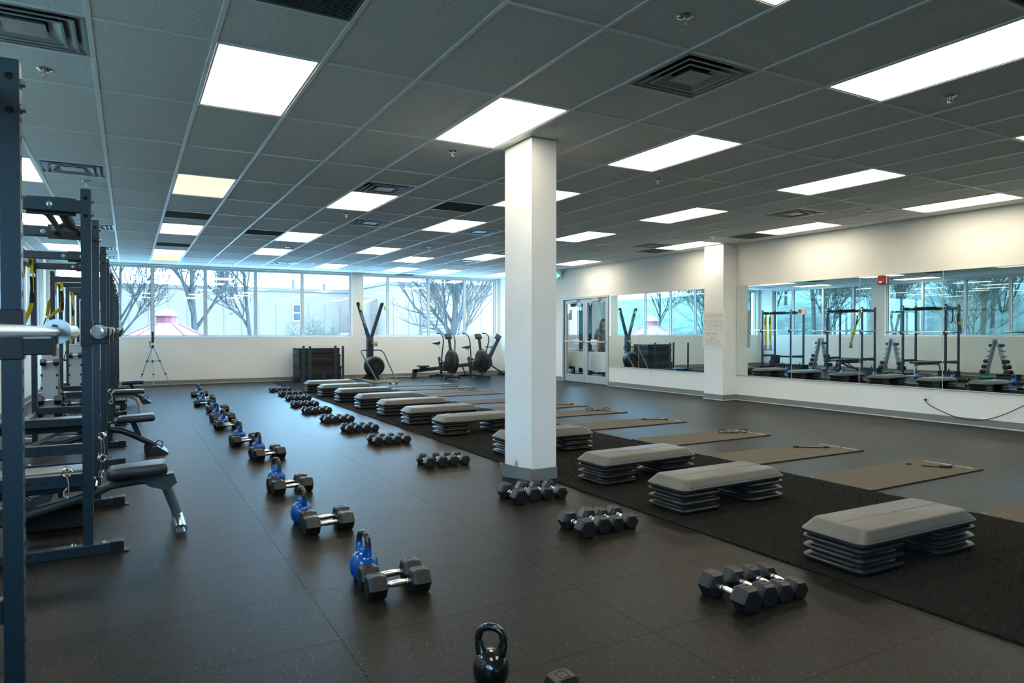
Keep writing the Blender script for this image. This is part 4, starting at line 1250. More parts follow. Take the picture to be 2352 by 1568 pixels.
part('phone_clamp', MB().box((0, -.01, 1.215), (.05, .025, .14), b=.006), M['black'], t)
part('pan_lever', MB().cyl((-.05, 0, 1.06), (-.055, 0, .90), .008, n=8), M['black'], t)

# ---- stack of soft plyo boxes
def foam_box(x, y, z, d, label, rz):
    t = thing('foam_box', label, 'plyo box', (x, y, z), rz, 'soft plyo boxes in a stack')
    w, dp, h = d
    part('body', MB().box((0, 0, h/2), d, b=.018, seg=2), M['boxfoam'], t)
    part('velcro_flap', MB().lohi((-w/2-.003, -dp/2-.012, h*.80), (w/2+.003, -dp/2+.004, h*.995), b=.004).box((-w/2-.008, 0, h*.9), (.018, dp*.9, h*.16), b=.004), M['strapblack'], t, smooth=False)
    sm = MB()
    for sx in (-1, 1):
        sm.tube([(sx*(w/2-.012), -dp/2+.002, .01), (sx*(w/2-.012), -dp/2+.002, h-.01)], .004, 6)
    sm.tube([(-w/2+.02, -dp/2+.002, .012), (w/2-.02, -dp/2+.002, .012)], .004, 6)
    part('piping', sm, M['black'], t)
    if h > .25:
        part('handle_slot', MB().box((0, -dp/2-.002, h*.55), (.14, .008, .035), b=.003), M['strapblack'], t, smooth=False)
    return t
foam_box(4.285, 18.0, 0, (1.06, .76, .405), 'thickest soft black plyo box at the bottom of the stack', .01)
foam_box(4.275, 18.0, .406, (1.05, .76, .300), 'middle soft black plyo box of the stack', -.012)
foam_box(4.262, 18.0, .707, (1.03, .75, .165), 'thin soft black plyo box on top of the stack', .006)
t = thing('wire_loop', 'thin wire loop lying on top of the foam boxes', 'wire', (4.30, 17.9, .873))
part('wire', MB().tube([(-.10, 0, .004), (-.02, .02, .05), (.06, .04, .045), (.16, .05, .004)], .003, 6), M['black'], t)
# ---- push sled
t = thing('push_sled', 'black push sled with four tall posts before the foam boxes', 'sled', (4.22, 17.10, .0095))
for s in (-1, 1):
    part('runner', MB().prism([(-.52, .0), (.45, .0), (.55, .09), (.50, .10), (.42, .045), (-.52, .045)], s*.40-.035, s*.40+.035, 'x'), M['rack'], t, smooth=False)
    for y in (-.345, .345):
        part('post', MB().cyl((s*.40, y, .045), (s*.40, y, .925), .030, n=16), M['rack'], t)
part('cross_plate', MB().lohi((-.38, -.36, .045), (.38, .36, .075), b=.004), M['rack'], t, smooth=False)
part('weight_horn', MB().cyl((0, 0, .075), (0, 0, .30), .025, n=14), M['rack'], t)

# ---- standing ski trainer with Y-shaped mast
t = thing('ski_trainer', 'black Y-shaped standing ski trainer on a wood-edged platform', 'exercise machine', (5.60, 17.55, 0))
part('platform', MB().lohi((-.22, -.88, .012), (.42, .55, .045), b=.004), M['blackrub'], t, smooth=False)
part('platform_edge', MB().lohi((-.24, -.93, 0), (.44, -.88, .048), b=.003).lohi((-.26, -.93, 0), (-.22, .55, .048), b=.003), M['wood'], t, smooth=False)
part('mast', MB().lohi((-.085, .06, .05), (.075, .20, 1.14), b=.006), M['rack'], t, smooth=False)
for s in (-1, 1):
    ar = part('arm', MB().bar((s*.020-.005, .13, 1.08), (s*.335-.0, .13, 2.05), .09, .07, (0, 1, 0), b=.006), M['rack'], t, smooth=False)
    part('pulley', MB().cyl((s*.335, .08, 2.02), (s*.335, .15, 2.02), .035, n=16).box((s*.335, .10, 2.055), (.05, .09, .03), b=.006), M['black'], ar)
    part('handle', MB().cyl((s*.335+.05, .06, 1.98), (s*.335+.065, .06, 1.86), .022, n=12).cyl((s*.335+.045, .06, 1.93), (s*.335+.10, .06, 1.93), .018, n=10), M['lime'], ar, label='lime green strap handle')
part('cord', MB().tube([(-.33, .08, 2.05), (.33, .08, 2.05)], .003, 6), M['greyframe'], t)
fw = Matrix.Translation((.045, -.10, .385)) @ Matrix.Rotation(PI/2, 4, 'X')
part('flywheel_housing', MB().lathe([(0, -.13), (.22, -.13), (.262, -.09), (.268, 0), (.262, .07), (.235, .10), (.19, .108), (.19, .085), (.06, .080), (.055, .11), (0, .112)], 36, fw), M['black'], t)
sp_ = MB()
for k in range(18):
    a = 2*PI*k/18
    sp_.tube([(.07*math.cos(a), .07*math.sin(a), .100), (.205*math.cos(a), .205*math.sin(a), .104)], .004, 4)
for r in (.10, .15, .205): sp_.tube([(r*math.cos(2*PI*i/32), r*math.sin(2*PI*i/32), .103) for i in range(32)], .003, 4, closed=True)
part('fan_guard', sp_.moved(fw), M['blackrub'], t)
part('damper', MB().prism([(-.25, .045), (.25, .045), (.14, .16), (-.14, .16)], -.02, .18, 'y').moved(Matrix.Translation((-.02, 0, 0))), M['black'], t, smooth=False)
for s in (-1, 1):
    part('side_rail', MB().tube([(s*.03, .10, .80), (s*.22, .06, .80), (s*.28, .0, .785), (s*.31, -.10, .72), (s*.40, -.78, .05)] if s > 0 else [(s*.03, .10, .80), (s*.22, .06, .80), (s*.285, .0, .785), (s*.29, -.10, .72), (s*.12, -.80, .05)], .019, 10), M['rack'], t)
mo = part('monitor', MB().box((.07, -.03, .965), (.15, .07, .12), b=.012), M['black'], t)
part('screen', MB().box((.07, -.067, .985), (.12, .006, .075), b=.002), M['lcd'], mo, smooth=False)
part('button_row', MB().box((.03, -.067, .925), (.02, .006, .014)).box((.065, -.067, .925), (.02, .006, .014)).box((.10, -.067, .925), (.02, .006, .014)), M['print'], mo, smooth=False)
for row in (0, 1):
    part('bolt', MB().cyl((-.045+.08*row, .055, 1.07), (-.045+.08*row, .045, 1.07), .010, n=8), M['steel'], t)
    part('bolt', MB().cyl((-.045+.08*row, .055, 1.11), (-.045+.08*row, .045, 1.11), .010, n=8), M['steel'], t)
def lettering(txt, size, parent, matx, m, ext=.001, name='lettering', align='CENTER'):
    cu = bpy.data.curves.new(name, 'FONT')
    cu.body = txt; cu.size = size; cu.extrude = ext; cu.align_x = align; cu.align_y = 'CENTER'
    cu.resolution_u = 2
    cu.materials.append(m)
    tmp = link('tmp', cu)
    bpy.context.view_layer.update()
    me = bpy.data.meshes.new_from_object(tmp.evaluated_get(bpy.context.evaluated_depsgraph_get()))
    bpy.data.objects.remove(tmp)
    o = link(name, me, parent)
    o.matrix_local = matx
    return o
ang = math.atan2(.97, .355)
Mx = Matrix.Translation((-.190, .0935, 1.60)) @ Matrix.Rotation(PI/2, 4, 'X') @ Matrix.Rotation(PI-ang+PI, 4, 'Z')
lettering('CONCEPT 2', .075, t, Mx, M['print'])

# ---- fan bikes
def fan_bike(x, y, rz, label, lean, seat_z):
    """forward is local -y"""
    t = thing('fan_bike', label, 'exercise bike', (x, y, 0), rz, 'fan bikes by the back wall')
    for yy, wd_, nm in ((-.34, .24, 'front_foot'), (.55, .22, 'rear_foot')):
        f = part(nm, MB().bar((-wd_, yy, .055), (wd_, yy, .055), .05, .05, b=.006), M['black'], t, smooth=False)
        for s in (-1, 1): part('foot_pad', MB().cyl((s*(wd_-.03), yy, 0), (s*(wd_-.03), yy, .04), .028, .02, 10), M['blackrub'], f)
    part('base_beam', MB().bar((0, -.34, .085), (0, .55, .085), .05, .06, b=.006), M['black'], t, smooth=False)
    Mf = Matrix.Translation((0, -.28, .47)) @ Matrix.Rotation(PI/2, 4, 'Y')
    part('fan_disc', MB().lathe([(0, -.055), (.10, -.055), (.29, -.035), (.30, -.02), (.30, .02), (.29, .035), (.10, .055), (0, .055)], 36, Mf), M['black'], t)
    cg = MB()
    for s in (-1, 1):
        for k in range(30):
            a = 2*PI*k/30
            cg.tube([(.09*math.cos(a), .09*math.sin(a), s*.085), (.25*math.cos(a), .25*math.sin(a), s*.075), (.325*math.cos(a), .325*math.sin(a), s*.035), (.335*math.cos(a), .335*math.sin(a), 0)], .0032, 4)
        for r in (.09, .17, .25): cg.tube([(r*math.cos(2*PI*i/36), r*math.sin(2*PI*i/36), s*(.085 if r < .2 else .075)) for i in range(36)], .0035, 4, closed=True)
        cg.lathe([(0, s*.098), (.085, s*.092), (.09, s*.08), (0, s*.08)], 24)
    cg.tube([(.338*math.cos(2*PI*i/40), .338*math.sin(2*PI*i/40), 0) for i in range(40)], .014, 8, closed=True)
    part('fan_cage', cg.moved(Mf), M['black'], t)
    part('console_mast', MB().bar((0, -.22, .78), (0, -.14, 1.12), .07, .05, (0, 1, 0), b=.006), M['black'], t, smooth=False)
    c = part('console', MB().box((0, -.10, 1.16), (.20, .08, .15), b=.015, rot=Matrix.Rotation(-.6, 3, 'X')), M['black'], t)
    part('screen', MB().box((0, -.055, 1.185), (.14, .006, .09), rot=Matrix.Rotation(-.6, 3, 'X')), M['lcddark'], c, smooth=False)
    part('frame_beam', MB().bar((0, -.28, .47), (0, .36, .40), .055, .09, b=.008), M['black'], t, smooth=False)
    part('frame_accent', MB().bar((0, .16, .475), (0, .33, .455), .045, .035, b=.006), M['bikered'], t, smooth=False, label='red frame accent')
    part('seat_tube', MB().bar((0, .26, .10), (0, .40, .58), .055, .07, (0, 1, 0), b=.006), M['black'], t, smooth=False)
    part('seat_post', MB().cyl((0, .40, .56), (0, .455, seat_z-.06), .018, n=12), M['chrome'], t)
    sd = MB()
    L = []
    for yy, hw, dz in ((.36, .022, .010), (.39, .032, .018), (.44, .052, .010), (.50, .098, .0), (.56, .120, .004), (.61, .105, .014), (.625, .06, .012)):
        L.append([(hw*math.cos(a), yy, seat_z+dz+.030*math.sin(a)-(.018 if math.sin(a) < -.1 else 0)) for a in [2*PI*i/12 for i in range(12)]])
    part('saddle', sd.loops(L), M['pad'], t)
    part('seat_clamp', MB().box((0, .47, seat_z-.05), (.07, .09, .05), b=.012).tube([(.03, .47, seat_z-.06), (.06, .50, seat_z-.10), (.055, .51, seat_z-.17)], .009, 6), M['greyframe'], t)
    crank = Vector((0, .10, .34))
    part('crank_case', MB().lathe([(0, -.045), (.13, -.045), (.145, -.03), (.145, .03), (.13, .045), (0, .045)], 26, Matrix.Translation(crank) @ Matrix.Rotation(PI/2, 4, 'Y')), M['black'], t)
    for s in (-1, 1):
        a = Vector((s*.07, .10+s*.10, .34+s*-.13))
        part('crank_arm', MB().bar(crank+Vector((s*.06, 0, 0)), a+Vector((s*.01, 0, 0)), .02, .03, b=.004), M['steel'], t, smooth=False)
        part('pedal', MB().box(a+Vector((s*.07, 0, 0)), (.10, .09, .028), b=.006), M['greyframe'], t)
        k = s*lean
        part('handle_lever', MB().tube([(s*.20, -.06, .30), (s*.21, -.10+.05*k, .62), (s*.215, -.16+.16*k, 1.02), (s*.215, -.12+.20*k, 1.16), (s*.215, .02+.20*k, 1.24), (s*.215, .18+.20*k, 1.245)], .017, 10), M['black'], t)
        part('hand_grip', MB().cyl((s*.215, .03+.20*k, 1.241), (s*.215, .19+.20*k, 1.246), .021, n=10), M['blackrub'], t)
        part('foot_peg', MB().cyl((s*.10, -.28, .47), (s*.22, -.28, .47), .016, n=10), M['black'], t)
        part('lever_link', MB().bar((s*.18, -.06, .32), (s*.15, .10, .28), .02, .025, b=.003), M['black'], t, smooth=False)
    return t
fan_bike(7.62, 17.25, .12, 'left black fan bike with high saddle before the far window', .3, .98)
fan_bike(8.42, 17.02, .12, 'right black fan bike with both handle levers up, near the column', -.9, .86)

# ---- rowing machine behind the bikes
t = thing('rowing_machine', 'black rowing machine lying behind the two fan bikes', 'exercise machine', (8.0, 17.98, 0))
part('rail', MB().bar((-1.05, 0, .19), (.95, 0, .36), .06, .10, b=.006), M['rack'], t, smooth=False)
part('rear_leg', MB().prism([(-1.10, 0), (-.98, 0), (-.96, .22), (-1.08, .24)], -.03, .03, 'y').lohi((-1.09, -.17, 0), (-1.0, .17, .03), b=.004), M['rack'], t, smooth=False)
part('sliding_seat', pad_mesh(-.92, -.62, .24, .24, .295, .345), M['pad'], t)
part('seat_roller', MB().box((-.77, 0, .262), (.16, .12, .075), b=.006), M['black'], t)
Mf = Matrix.Translation((1.12, 0, .40)) @ Matrix.Rotation(PI/2, 4, 'X')
part('flywheel_housing', MB().lathe([(0, -.09), (.22, -.09), (.27, -.06), (.275, .05), (.24, .085), (.17, .09), (.17, .07), (0, .07)], 32, Mf), M['black'], t)
part('frame_box', MB().prism([(.92, .42), (.98, .66), (1.36, .62), (1.42, .30), (1.2, .24)], -.05, .05, 'y'), M['black'], t, smooth=False)
mm = part('monitor_arm', MB().bar((1.28, 0, .42), (1.62, 0, 1.08), .07, .11, (1, 0, 0), b=.008), M['rack'], t, smooth=False)
part('monitor', MB().box((1.60, -.03, 1.13), (.20, .07, .16), b=.015, rot=Matrix.Rotation(.5, 3, 'Y')), M['navy'], mm)
part('pull_handle', MB().cyl((1.30, -.22, .84), (1.30, .22, .84), .016, n=10).bar((1.30, 0, .84), (1.48, 0, .86), .02, .02), M['black'], t)
part('footplate', MB().box((.78, -.12, .40), (.05, .10, .30), b=.008, rot=Matrix.Rotation(-.7, 3, 'Y')).box((.78, .12, .40), (.05, .10, .30), b=.008, rot=Matrix.Rotation(-.7, 3, 'Y')), M['black'], t)
part('front_leg', MB().bar((1.30, 0, .34), (1.78, 0, .06), .03, .04, b=.004).lohi((1.72, -.20, 0), (1.80, .20, .07), b=.006), M['black'], t, smooth=False)
part('mid_leg', MB().bar((.45, 0, .28), (.55, 0, .04), .03, .03, b=.003).lohi((.42, -.16, 0), (.60, .16, .05), b=.006), M['black'], t, smooth=False)

# ================================================================== ON THE WALLS
# fire alarm horn
t = thing('fire_alarm', 'red fire alarm horn strobe at the top of the long mirror', 'alarm', (XR-.016, 6.25, 2.055))
part('back_box', MB().lohi((-.006, -.055, -.062), (.016, .055, .062), b=.003), M['white'], t, smooth=False)
part('housing', MB().lohi((-.052, -.058, -.066), (-.006, .058, .066), b=.006), M['red'], t, smooth=False)
part('strobe_lens', MB().prism([(-.030, -.018), (.030, -.018), (.012, -.050), (-.012, -.050)], -.068, -.050, 'x'), M['white'], t, smooth=False)
# thermostat
t = thing('thermostat', 'small white thermostat mounted on the long mirror', 'thermostat', (XR-.008, 7.67, 1.62))
part('housing', MB().lohi((-.030, -.065, -.055), (0, .065, .055), b=.005), M['white'], t, smooth=False)
part('display', MB().lohi((-.0325, -.005, -.028), (-.029, .050, .036)), M['lcddark'], t, smooth=False)
part('button', MB().lohi((-.034, -.045, -.01), (-.029, -.020, .01), b=.002), M['greyframe'], t, smooth=False)
def outlet(y, z, label):
    t = thing('wall_outlet', label, 'outlet', (XR-.0005, y, z))
    part('cover_plate', MB().lohi((-.006, -.036, -.058), (0, .036, .058), b=.002), M['white'], t, smooth=False)
    for dz in (-.024, .024):
        s = part('socket', MB().loops([[(-.0075, p[0], p[1]+dz) for p in [(.017*math.cos(2*PI*i/12), .015*math.sin(2*PI*i/12)) for i in range(12)]], [(-.004, p[0], p[1]+dz) for p in [(.017*math.cos(2*PI*i/12), .015*math.sin(2*PI*i/12)) for i in range(12)]]]), M['white'], t, smooth=False)
        part('slot', MB().lohi((-.0082, -.008, dz-.005), (-.0070, -.006, dz+.006)).lohi((-.0082, .006, dz-.005), (-.0070, .008, dz+.006)), M['ventdark'], s, smooth=False)
    return t
outlet(5.60, .33, 'white wall outlet with a black plug under the long mirror')
outlet(11.55, .355, 'white wall outlet low under the mirror next to the door')
t = thing('power_cord', 'thin black power cord drooping from the outlet under long mirror', 'cord', (XR-.008, 5.60, .305))
part('plug', MB().lohi((-.035, -.015, -.012), (-.001, .015, .014), b=.004), M['black'], t)
cp = [(-.035, 0, 0), (-.045, -.06, -.06), (-.03, -.20, -.13), (-.02, -.40, -.20), (-.02, -.58, -.222), (-.02, -.78, -.20), (-.02, -1.0, -.11), (-.02, -1.26, .05), (-.02, -1.5, .22), (-.02, -1.9, .36), (-.02, -2.4, .40)]
# smooth the cord
def smooth_pts(p, n=4):
    P = [Vector(q) for q in p]
    out = []
    for i in range(len(P)-1):
        a, b, c, d = P[max(0, i-1)], P[i], P[i+1], P[min(len(P)-1, i+2)]
        for k in range(n):
            s = k/n
            out.append(.5*((2*b)+(c-a)*s+(2*a-5*b+4*c-d)*s*s+(3*b-a-3*c+d)*s**3))
    out.append(P[-1])
    return out
part('cable', MB().tube(smooth_pts(cp), .0055, 8), M['black'], t)
# hand-lettered poster on the pilaster
t = thing('paper_poster', 'pale paper poster with faint hand lettering on the white pilaster', 'poster', (9.6115, 9.345, 1.34))
cv = MB()
L = []
for i in range(7):
    s = i/6
    y = -.275+.55*s
    bow = .004+.006*math.sin(s*PI*2)**2
    L.append([(-bow, y, -.355), (-bow*.7, y, 0), (-.003, y, .345+.006*s), (-.0022, y, .345+.006*s), (-bow*.7+.0012, y, 0), (-bow+.0012, y, -.355)])
part('sheet', cv.loops(L), M['paper'], t)
for txt, z, sz, dy in (('ALL SPECIAL', .25, .085, 0), ('SIX OF YOUR', .13, .08, .01), ('COST POINTS', .05, .075, -.01), ('FREE $49', -.10, .08, .06), ('TRY!', -.175, .06, .03), ('SAVE $300', -.255, .08, .02)):
    Mx = Matrix.Translation((-.0125, dy, z)) @ Matrix.Rotation(-PI/2, 4, 'Z') @ Matrix.Rotation(PI/2, 4, 'X')
    lettering(txt, sz, t, Mx, M['pencil'], .0004)
part('pen_line', MB().box((-.0122, 0, -.02), (.0012, .46, .006)).box((-.0122, .08, -.205), (.0012, .28, .006)).box((-.0122, 0, -.305), (.0012, .44, .006)), M['pencil'], t, smooth=False)
# exit sign and emergency lamps
t = thing('exit_sign', 'green running-man exit sign with arrow beside the column', 'sign', (XR-.07, 15.16, 2.765))
part('housing', MB().lohi((0, -.17, -.095), (.05, .17, .095), b=.004).lohi((.05, -.05, -.05), (.07, .05, .05)), M['white'], t, smooth=False)
part('face', MB().lohi((-.004, -.165, -.09), (0, .165, .09)), M['green'], t, smooth=False)
part('arrow', MB().prism([(-.035, .016), (-.085, .016), (-.062, .045), (-.088, .045), (-.132, 0), (-.088, -.045), (-.062, -.045), (-.085, -.016), (-.035, -.016)], -.0055, -.004, 'x'), M['exitwhite'], t, smooth=False)
mn = MB().prism([(.055+.016*math.cos(2*PI*i/12), .056+.016*math.sin(2*PI*i/12)) for i in range(12)], -.0055, -.004, 'x')
mn.prism([(.085, .035), (.045, .036), (.030, .0), (.055, -.015), (.075, .005)], -.0055, -.004, 'x')
mn.prism([(.045, .036), (.015, .018), (.022, .008), (.048, .022)], -.0055, -.004, 'x').prism([(.085, .035), (.105, .005), (.096, -.002), (.075, .022)], -.0055, -.004, 'x')
mn.prism([(.030, .002), (.005, -.030), (.030, -.062), (.040, -.055), (.022, -.030), (.052, -.006)], -.0055, -.004, 'x').prism([(.075, .004), (.090, -.035), (.125, -.050), (.128, -.040), (.100, -.028), (.055, -.010)], -.0055, -.004, 'x')
part('running_figure', mn, M['exitwhite'], t, smooth=False)
part('door_mark', MB().prism([(.02, -.075), (-.02, -.075), (-.02, .075), (.10, .075), (.10, .068), (-.013, .068), (-.013, -.068), (.02, -.068)], -.0055, -.004, 'x'), M['exitwhite'], t, smooth=False)
t = thing('emergency_lamp', 'twin white emergency lamp heads above the exit sign', 'lamp', (XR-.035, 14.93, 2.872))
part('base', MB().lohi((-.01, -.05, -.02), (.035, .05, .03), b=.004), M['white'], t, smooth=False)
for s in (-1, 1):
    part('lamp_head', MB().lathe([(0, -.03), (.02, -.03), (.035, .0), (.037, .02), (.030, .024), (0, .020)], 16, Matrix.Translation((-.035, s*.045, -.01)) @ Matrix.Rotation(-PI/2-.3*s, 4, 'Y')), M['greyframe'], t)

# ================================================================== ROOM BEHIND THE GLASS DOOR
X2 = XR+.15
struct('floor_2', MB().lohi((X2, 11.0, -.2), (14.15, YB, 0.0)), M['floor2'])
struct('wall_far', MB().lohi((14.0, 11.0, -.1), (14.15, YB, 3.1)), M['wall'])
struct('wall_side', MB().lohi((X2, 10.85, -.1), (14.15, 11.0, 3.1)), M['wall'])
struct('ceiling_2', MB().lohi((X2, 11.0, 2.91), (14.0, YB, 2.97)), M['tile'])
for y in (13.2, 16.2):
    t = thing('ceiling_light', f"ceiling troffer light in the room behind the glass door, {'near' if y < 14 else 'far'} one", 'ceiling light', (12.2, y, 2.897), group='ceiling lights')
    link('frame', lf_me, t); link('diffuser', ld_me, t)
t = thing('folding_table', 'table under a white cloth seen through the glass door', 'table', (10.62, 14.35, 0))
part('table_top', MB().lohi((-.36, -.95, .71), (.36, .95, .74), b=.004), M['greyframe'], t, smooth=False)
for sx in (-1, 1):
    for sy in (-1, 1): part('leg', MB().cyl((sx*.28, sy*.80, 0), (sx*.28, sy*.80, .71), .014, n=10), M['black'], t)
cl = MB()
def hem(z, out_, amp):
    L = []
    for i in range(96):
        a = i/96
        per = a*4
        k = int(per); f = per-k
        W, D = .37+out_, .96+out_
        x, y = [(W, -D+2*D*f), (W-2*W*f, D), (-W, D-2*D*f), (-W+2*W*f, -D)][k]
        s = 1+amp*math.sin(i*1.1)*.5+amp*math.sin(i*.37)*.5
        L.append((x*s, y*(1+(s-1)*.4), z+(0.05*math.sin(i*.26) if amp else 0)))
    return L
cl.loops([hem(.752, -.05, 0), hem(.750, 0, 0), hem(.72, .015, .02), hem(.55, .03, .05), hem(.33, .05, .08)], cap=False)
tp = hem(.752, -.05, 0)
cl.add(tp, [tuple(range(96))])
c = link('tablecloth', cl.mesh('tablecloth', M['cloth'], True, 60))
c.location = (10.62, 14.35, 0)
tag(c, 'white cloth draped over the table behind the glass door', 'tablecloth')
t = thing('paper_folder', 'orange and white folder lying on the white cloth', 'folder', (10.70, 14.95, .754), .3)
part('cover', MB().lohi((-.13, -.18, .004), (.13, .18, .014), b=.002), M['orange'], t, smooth=False)
part('page', MB().lohi((-.16, -.16, 0), (.09, .20, .004)), M['paper'], t, smooth=False)
# cable machine
t = thing('cable_machine', 'dark blue cable machine standing behind the glass door', 'exercise machine', (10.98, 16.25, 0), -.51)
for s in (-1, 1):
    part('upright', MB().lohi((s*.62-.045, -.04, 0), (s*.62+.045, .04, 2.08), b=.005), M['navy'], t, smooth=False)
    hp_ = MB()
    for k in range(22): hp_.box((s*.44, -.062, .35+k*.072), (.018, .006, .03))
    g = part('guide_post', MB().lohi((s*.44-.03, -.06, .1), (s*.44+.03, .0, 2.0), b=.003), M['greyframe'], t, smooth=False)
    o = part('adjust_hole', hp_, M['ventdark'], g, smooth=False, kind='stuff')
    wk = part('weight_stack', MB().lohi((s*.62-.13, .05, .12), (s*.62+.13, .20, .75), b=.004), M['black'], t, smooth=False)
    part('guide_rod', MB().cyl((s*.56, .12, .1), (s*.56, .12, 2.0), .012, n=8).cyl((s*.68, .12, .1), (s*.68, .12, 2.0), .012, n=8), M['chrome'], t)
    part('shroud', MB().lohi((s*.40-.09, .06, .12), (s*.40+.09, .16, 1.90), b=.006), M['navy'], t, smooth=False)
    part('base_foot', MB().lohi((s*.62-.06, -.45, 0), (s*.62+.06, .45, .06), b=.006), M['navy'], t, smooth=False)
part('top_beam', MB().lohi((-.68, -.045, 2.0), (.68, .045, 2.10), b=.005), M['navy'], t, smooth=False)
part('pull_up_bar', MB().tube([(-.62, 0, 2.05), (-.45, -.25, 2.14), (-.2, -.30, 2.16), (.2, -.30, 2.16), (.45, -.25, 2.14), (.62, 0, 2.05)], .018, 8), M['navy'], t)
part('instruction_board', MB().lohi((-.28, -.02, 1.62), (.10, .0, 1.92), b=.003), M['white'], t, smooth=False)
part('lat_bar', MB().tube([(-.62, -.25, 1.48), (-.48, -.25, 1.52), (-.25, -.25, 1.50), (-.05, -.25, 1.54)], .014, 8), M['chrome'], t)
part('cross_bar', MB().cyl((-.6, -.02, .78), (.6, -.02, .78), .018, n=10), M['chrome'], t)
t = thing('red_bag', 'red cloth bag hanging on the cable machine behind the door', 'bag', (10.46, 16.40, 1.46), -.5)
part('pouch', pad_mesh(-.08, .08, .18, .20, 0, .36, 0, .03), M['red'], t)
part('strap', MB().tube([(0, 0, .34), (.02, .04, .46), (.0, .10, .56)], .008, 6), M['strapblack'], t)
t = thing('storage_rack', 'low dark rack of small weights behind the table', 'rack', (11.2, 15.55, 0), -.5)
part('frame', MB().lohi((-.45, -.15, 0), (-.40, .15, .5), b=.004).lohi((.40, -.15, 0), (.45, .15, .5), b=.004), M['black'], t, smooth=False)
for z in (.12, .42): part('shelf', MB().lohi((-.40, -.15, z), (.40, .15, z+.025), b=.003), M['black'], t, smooth=False)

# ---- person behind the glass door
def skin_obj(name, nodes, edges, m, parent, sub=2):
    me = bpy.data.meshes.new(name)
    me.from_pydata([n[0] for n in nodes], edges, [])
    o = link(name, me, parent)
    sk = o.modifiers.new('skin', 'SKIN')
    sk.use_smooth_shade = True
    if not me.skin_vertices: me.attributes.new('skin', 'FLOAT', 'POINT') if False else None
    lay = me.skin_vertices[0].data if me.skin_vertices else None
    if lay is None:
        bpy.context.view_layer.objects.active = o
        bpy.ops.mesh.customdata_skin_add()
        lay = me.skin_vertices[0].data
    for i, n in enumerate(nodes):
        r = n[1]
        lay[i].radius = r if isinstance(r, tuple) else (r, r)
    lay[0].use_root = True
    ss = o.modifiers.new('subsurf', 'SUBSURF'); ss.levels = sub; ss.render_levels = sub
    me.materials.append(m)
    return o
pr = thing('person', 'person with long dark hair in dark coat standing behind the glass door', 'person', (11.50, 15.27, 0), -.60)
# local frame: the person faces -y; x is across the shoulders
body_nodes = [((0, .0, .90), (.13, .10)), ((0, .01, 1.06), (.12, .09)), ((0, .0, 1.22), (.14, .10)), ((0, .01, 1.33), (.11, .08)), ((0, .0, 1.40), (.05, .05)), ((0, -.01, 1.47), (.058, .066)), ((0, -.012, 1.545), (.072, .088)), ((0, -.005, 1.60), (.055, .07)),
              ((.16, .01, 1.31), .052), ((.22, .0, 1.06), .040), ((.20, -.14, .90), .030), ((.185, -.20, .87), .026),
              ((-.16, .01, 1.31), .052), ((-.22, -.0, 1.06), .040), ((-.19, -.16, .92), .030), ((-.17, -.22, .90), .026),
              ((.085, .0, .82), (.088, .088)), ((.09, -.005, .46), .058), ((.095, .01, .10), .042), ((.10, -.10, .045), (.040, .03)),
              ((-.085, .0, .82), (.088, .088)), ((-.09, -.005, .46), .058), ((-.095, .01, .10), .042), ((-.10, -.10, .045), (.040, .03))]
be = [(0, 1), (1, 2), (2, 3), (3, 4), (4, 5), (5, 6), (6, 7), (3, 8), (8, 9), (9, 10), (10, 11), (3, 12), (12, 13), (13, 14), (14, 15), (0, 16), (16, 17), (17, 18), (18, 19), (0, 20), (20, 21), (21, 22), (22, 23)]
body = skin_obj('body', body_nodes, be, M['skin'], pr)
coat_nodes = [((0, 0, .92), (.155, .125)), ((0, .01, 1.06), (.145, .115)), ((0, 0, 1.22), (.165, .125)), ((0, .01, 1.34), (.125, .095)), ((0, .005, 1.40), (.07, .07)), ((0, 0, .74), (.175, .145)),
              ((.17, .01, 1.31), .068), ((.225, 0, 1.06), .056), ((.205, -.13, .91), .044), ((-.17, .01, 1.31), .068), ((-.225, 0, 1.06), .056), ((-.195, -.15, .93), .044)]
skin_obj('coat', coat_nodes, [(0, 1), (1, 2), (2, 3), (3, 4), (0, 5), (3, 6), (6, 7), (7, 8), (3, 9), (9, 10), (10, 11)], M['coatlight'], body)
skin_obj('trousers', [((0, 0, .86), (.14, .11)), ((.088, 0, .76), (.10, .10)), ((.092, -.005, .46), .072), ((.096, .01, .09), .060), ((-.088, 0, .76), (.10, .10)), ((-.092, -.005, .46), .072), ((-.096, .01, .09), .060)],
         [(0, 1), (1, 2), (2, 3), (0, 4), (4, 5), (5, 6)], M['trousers'], body)
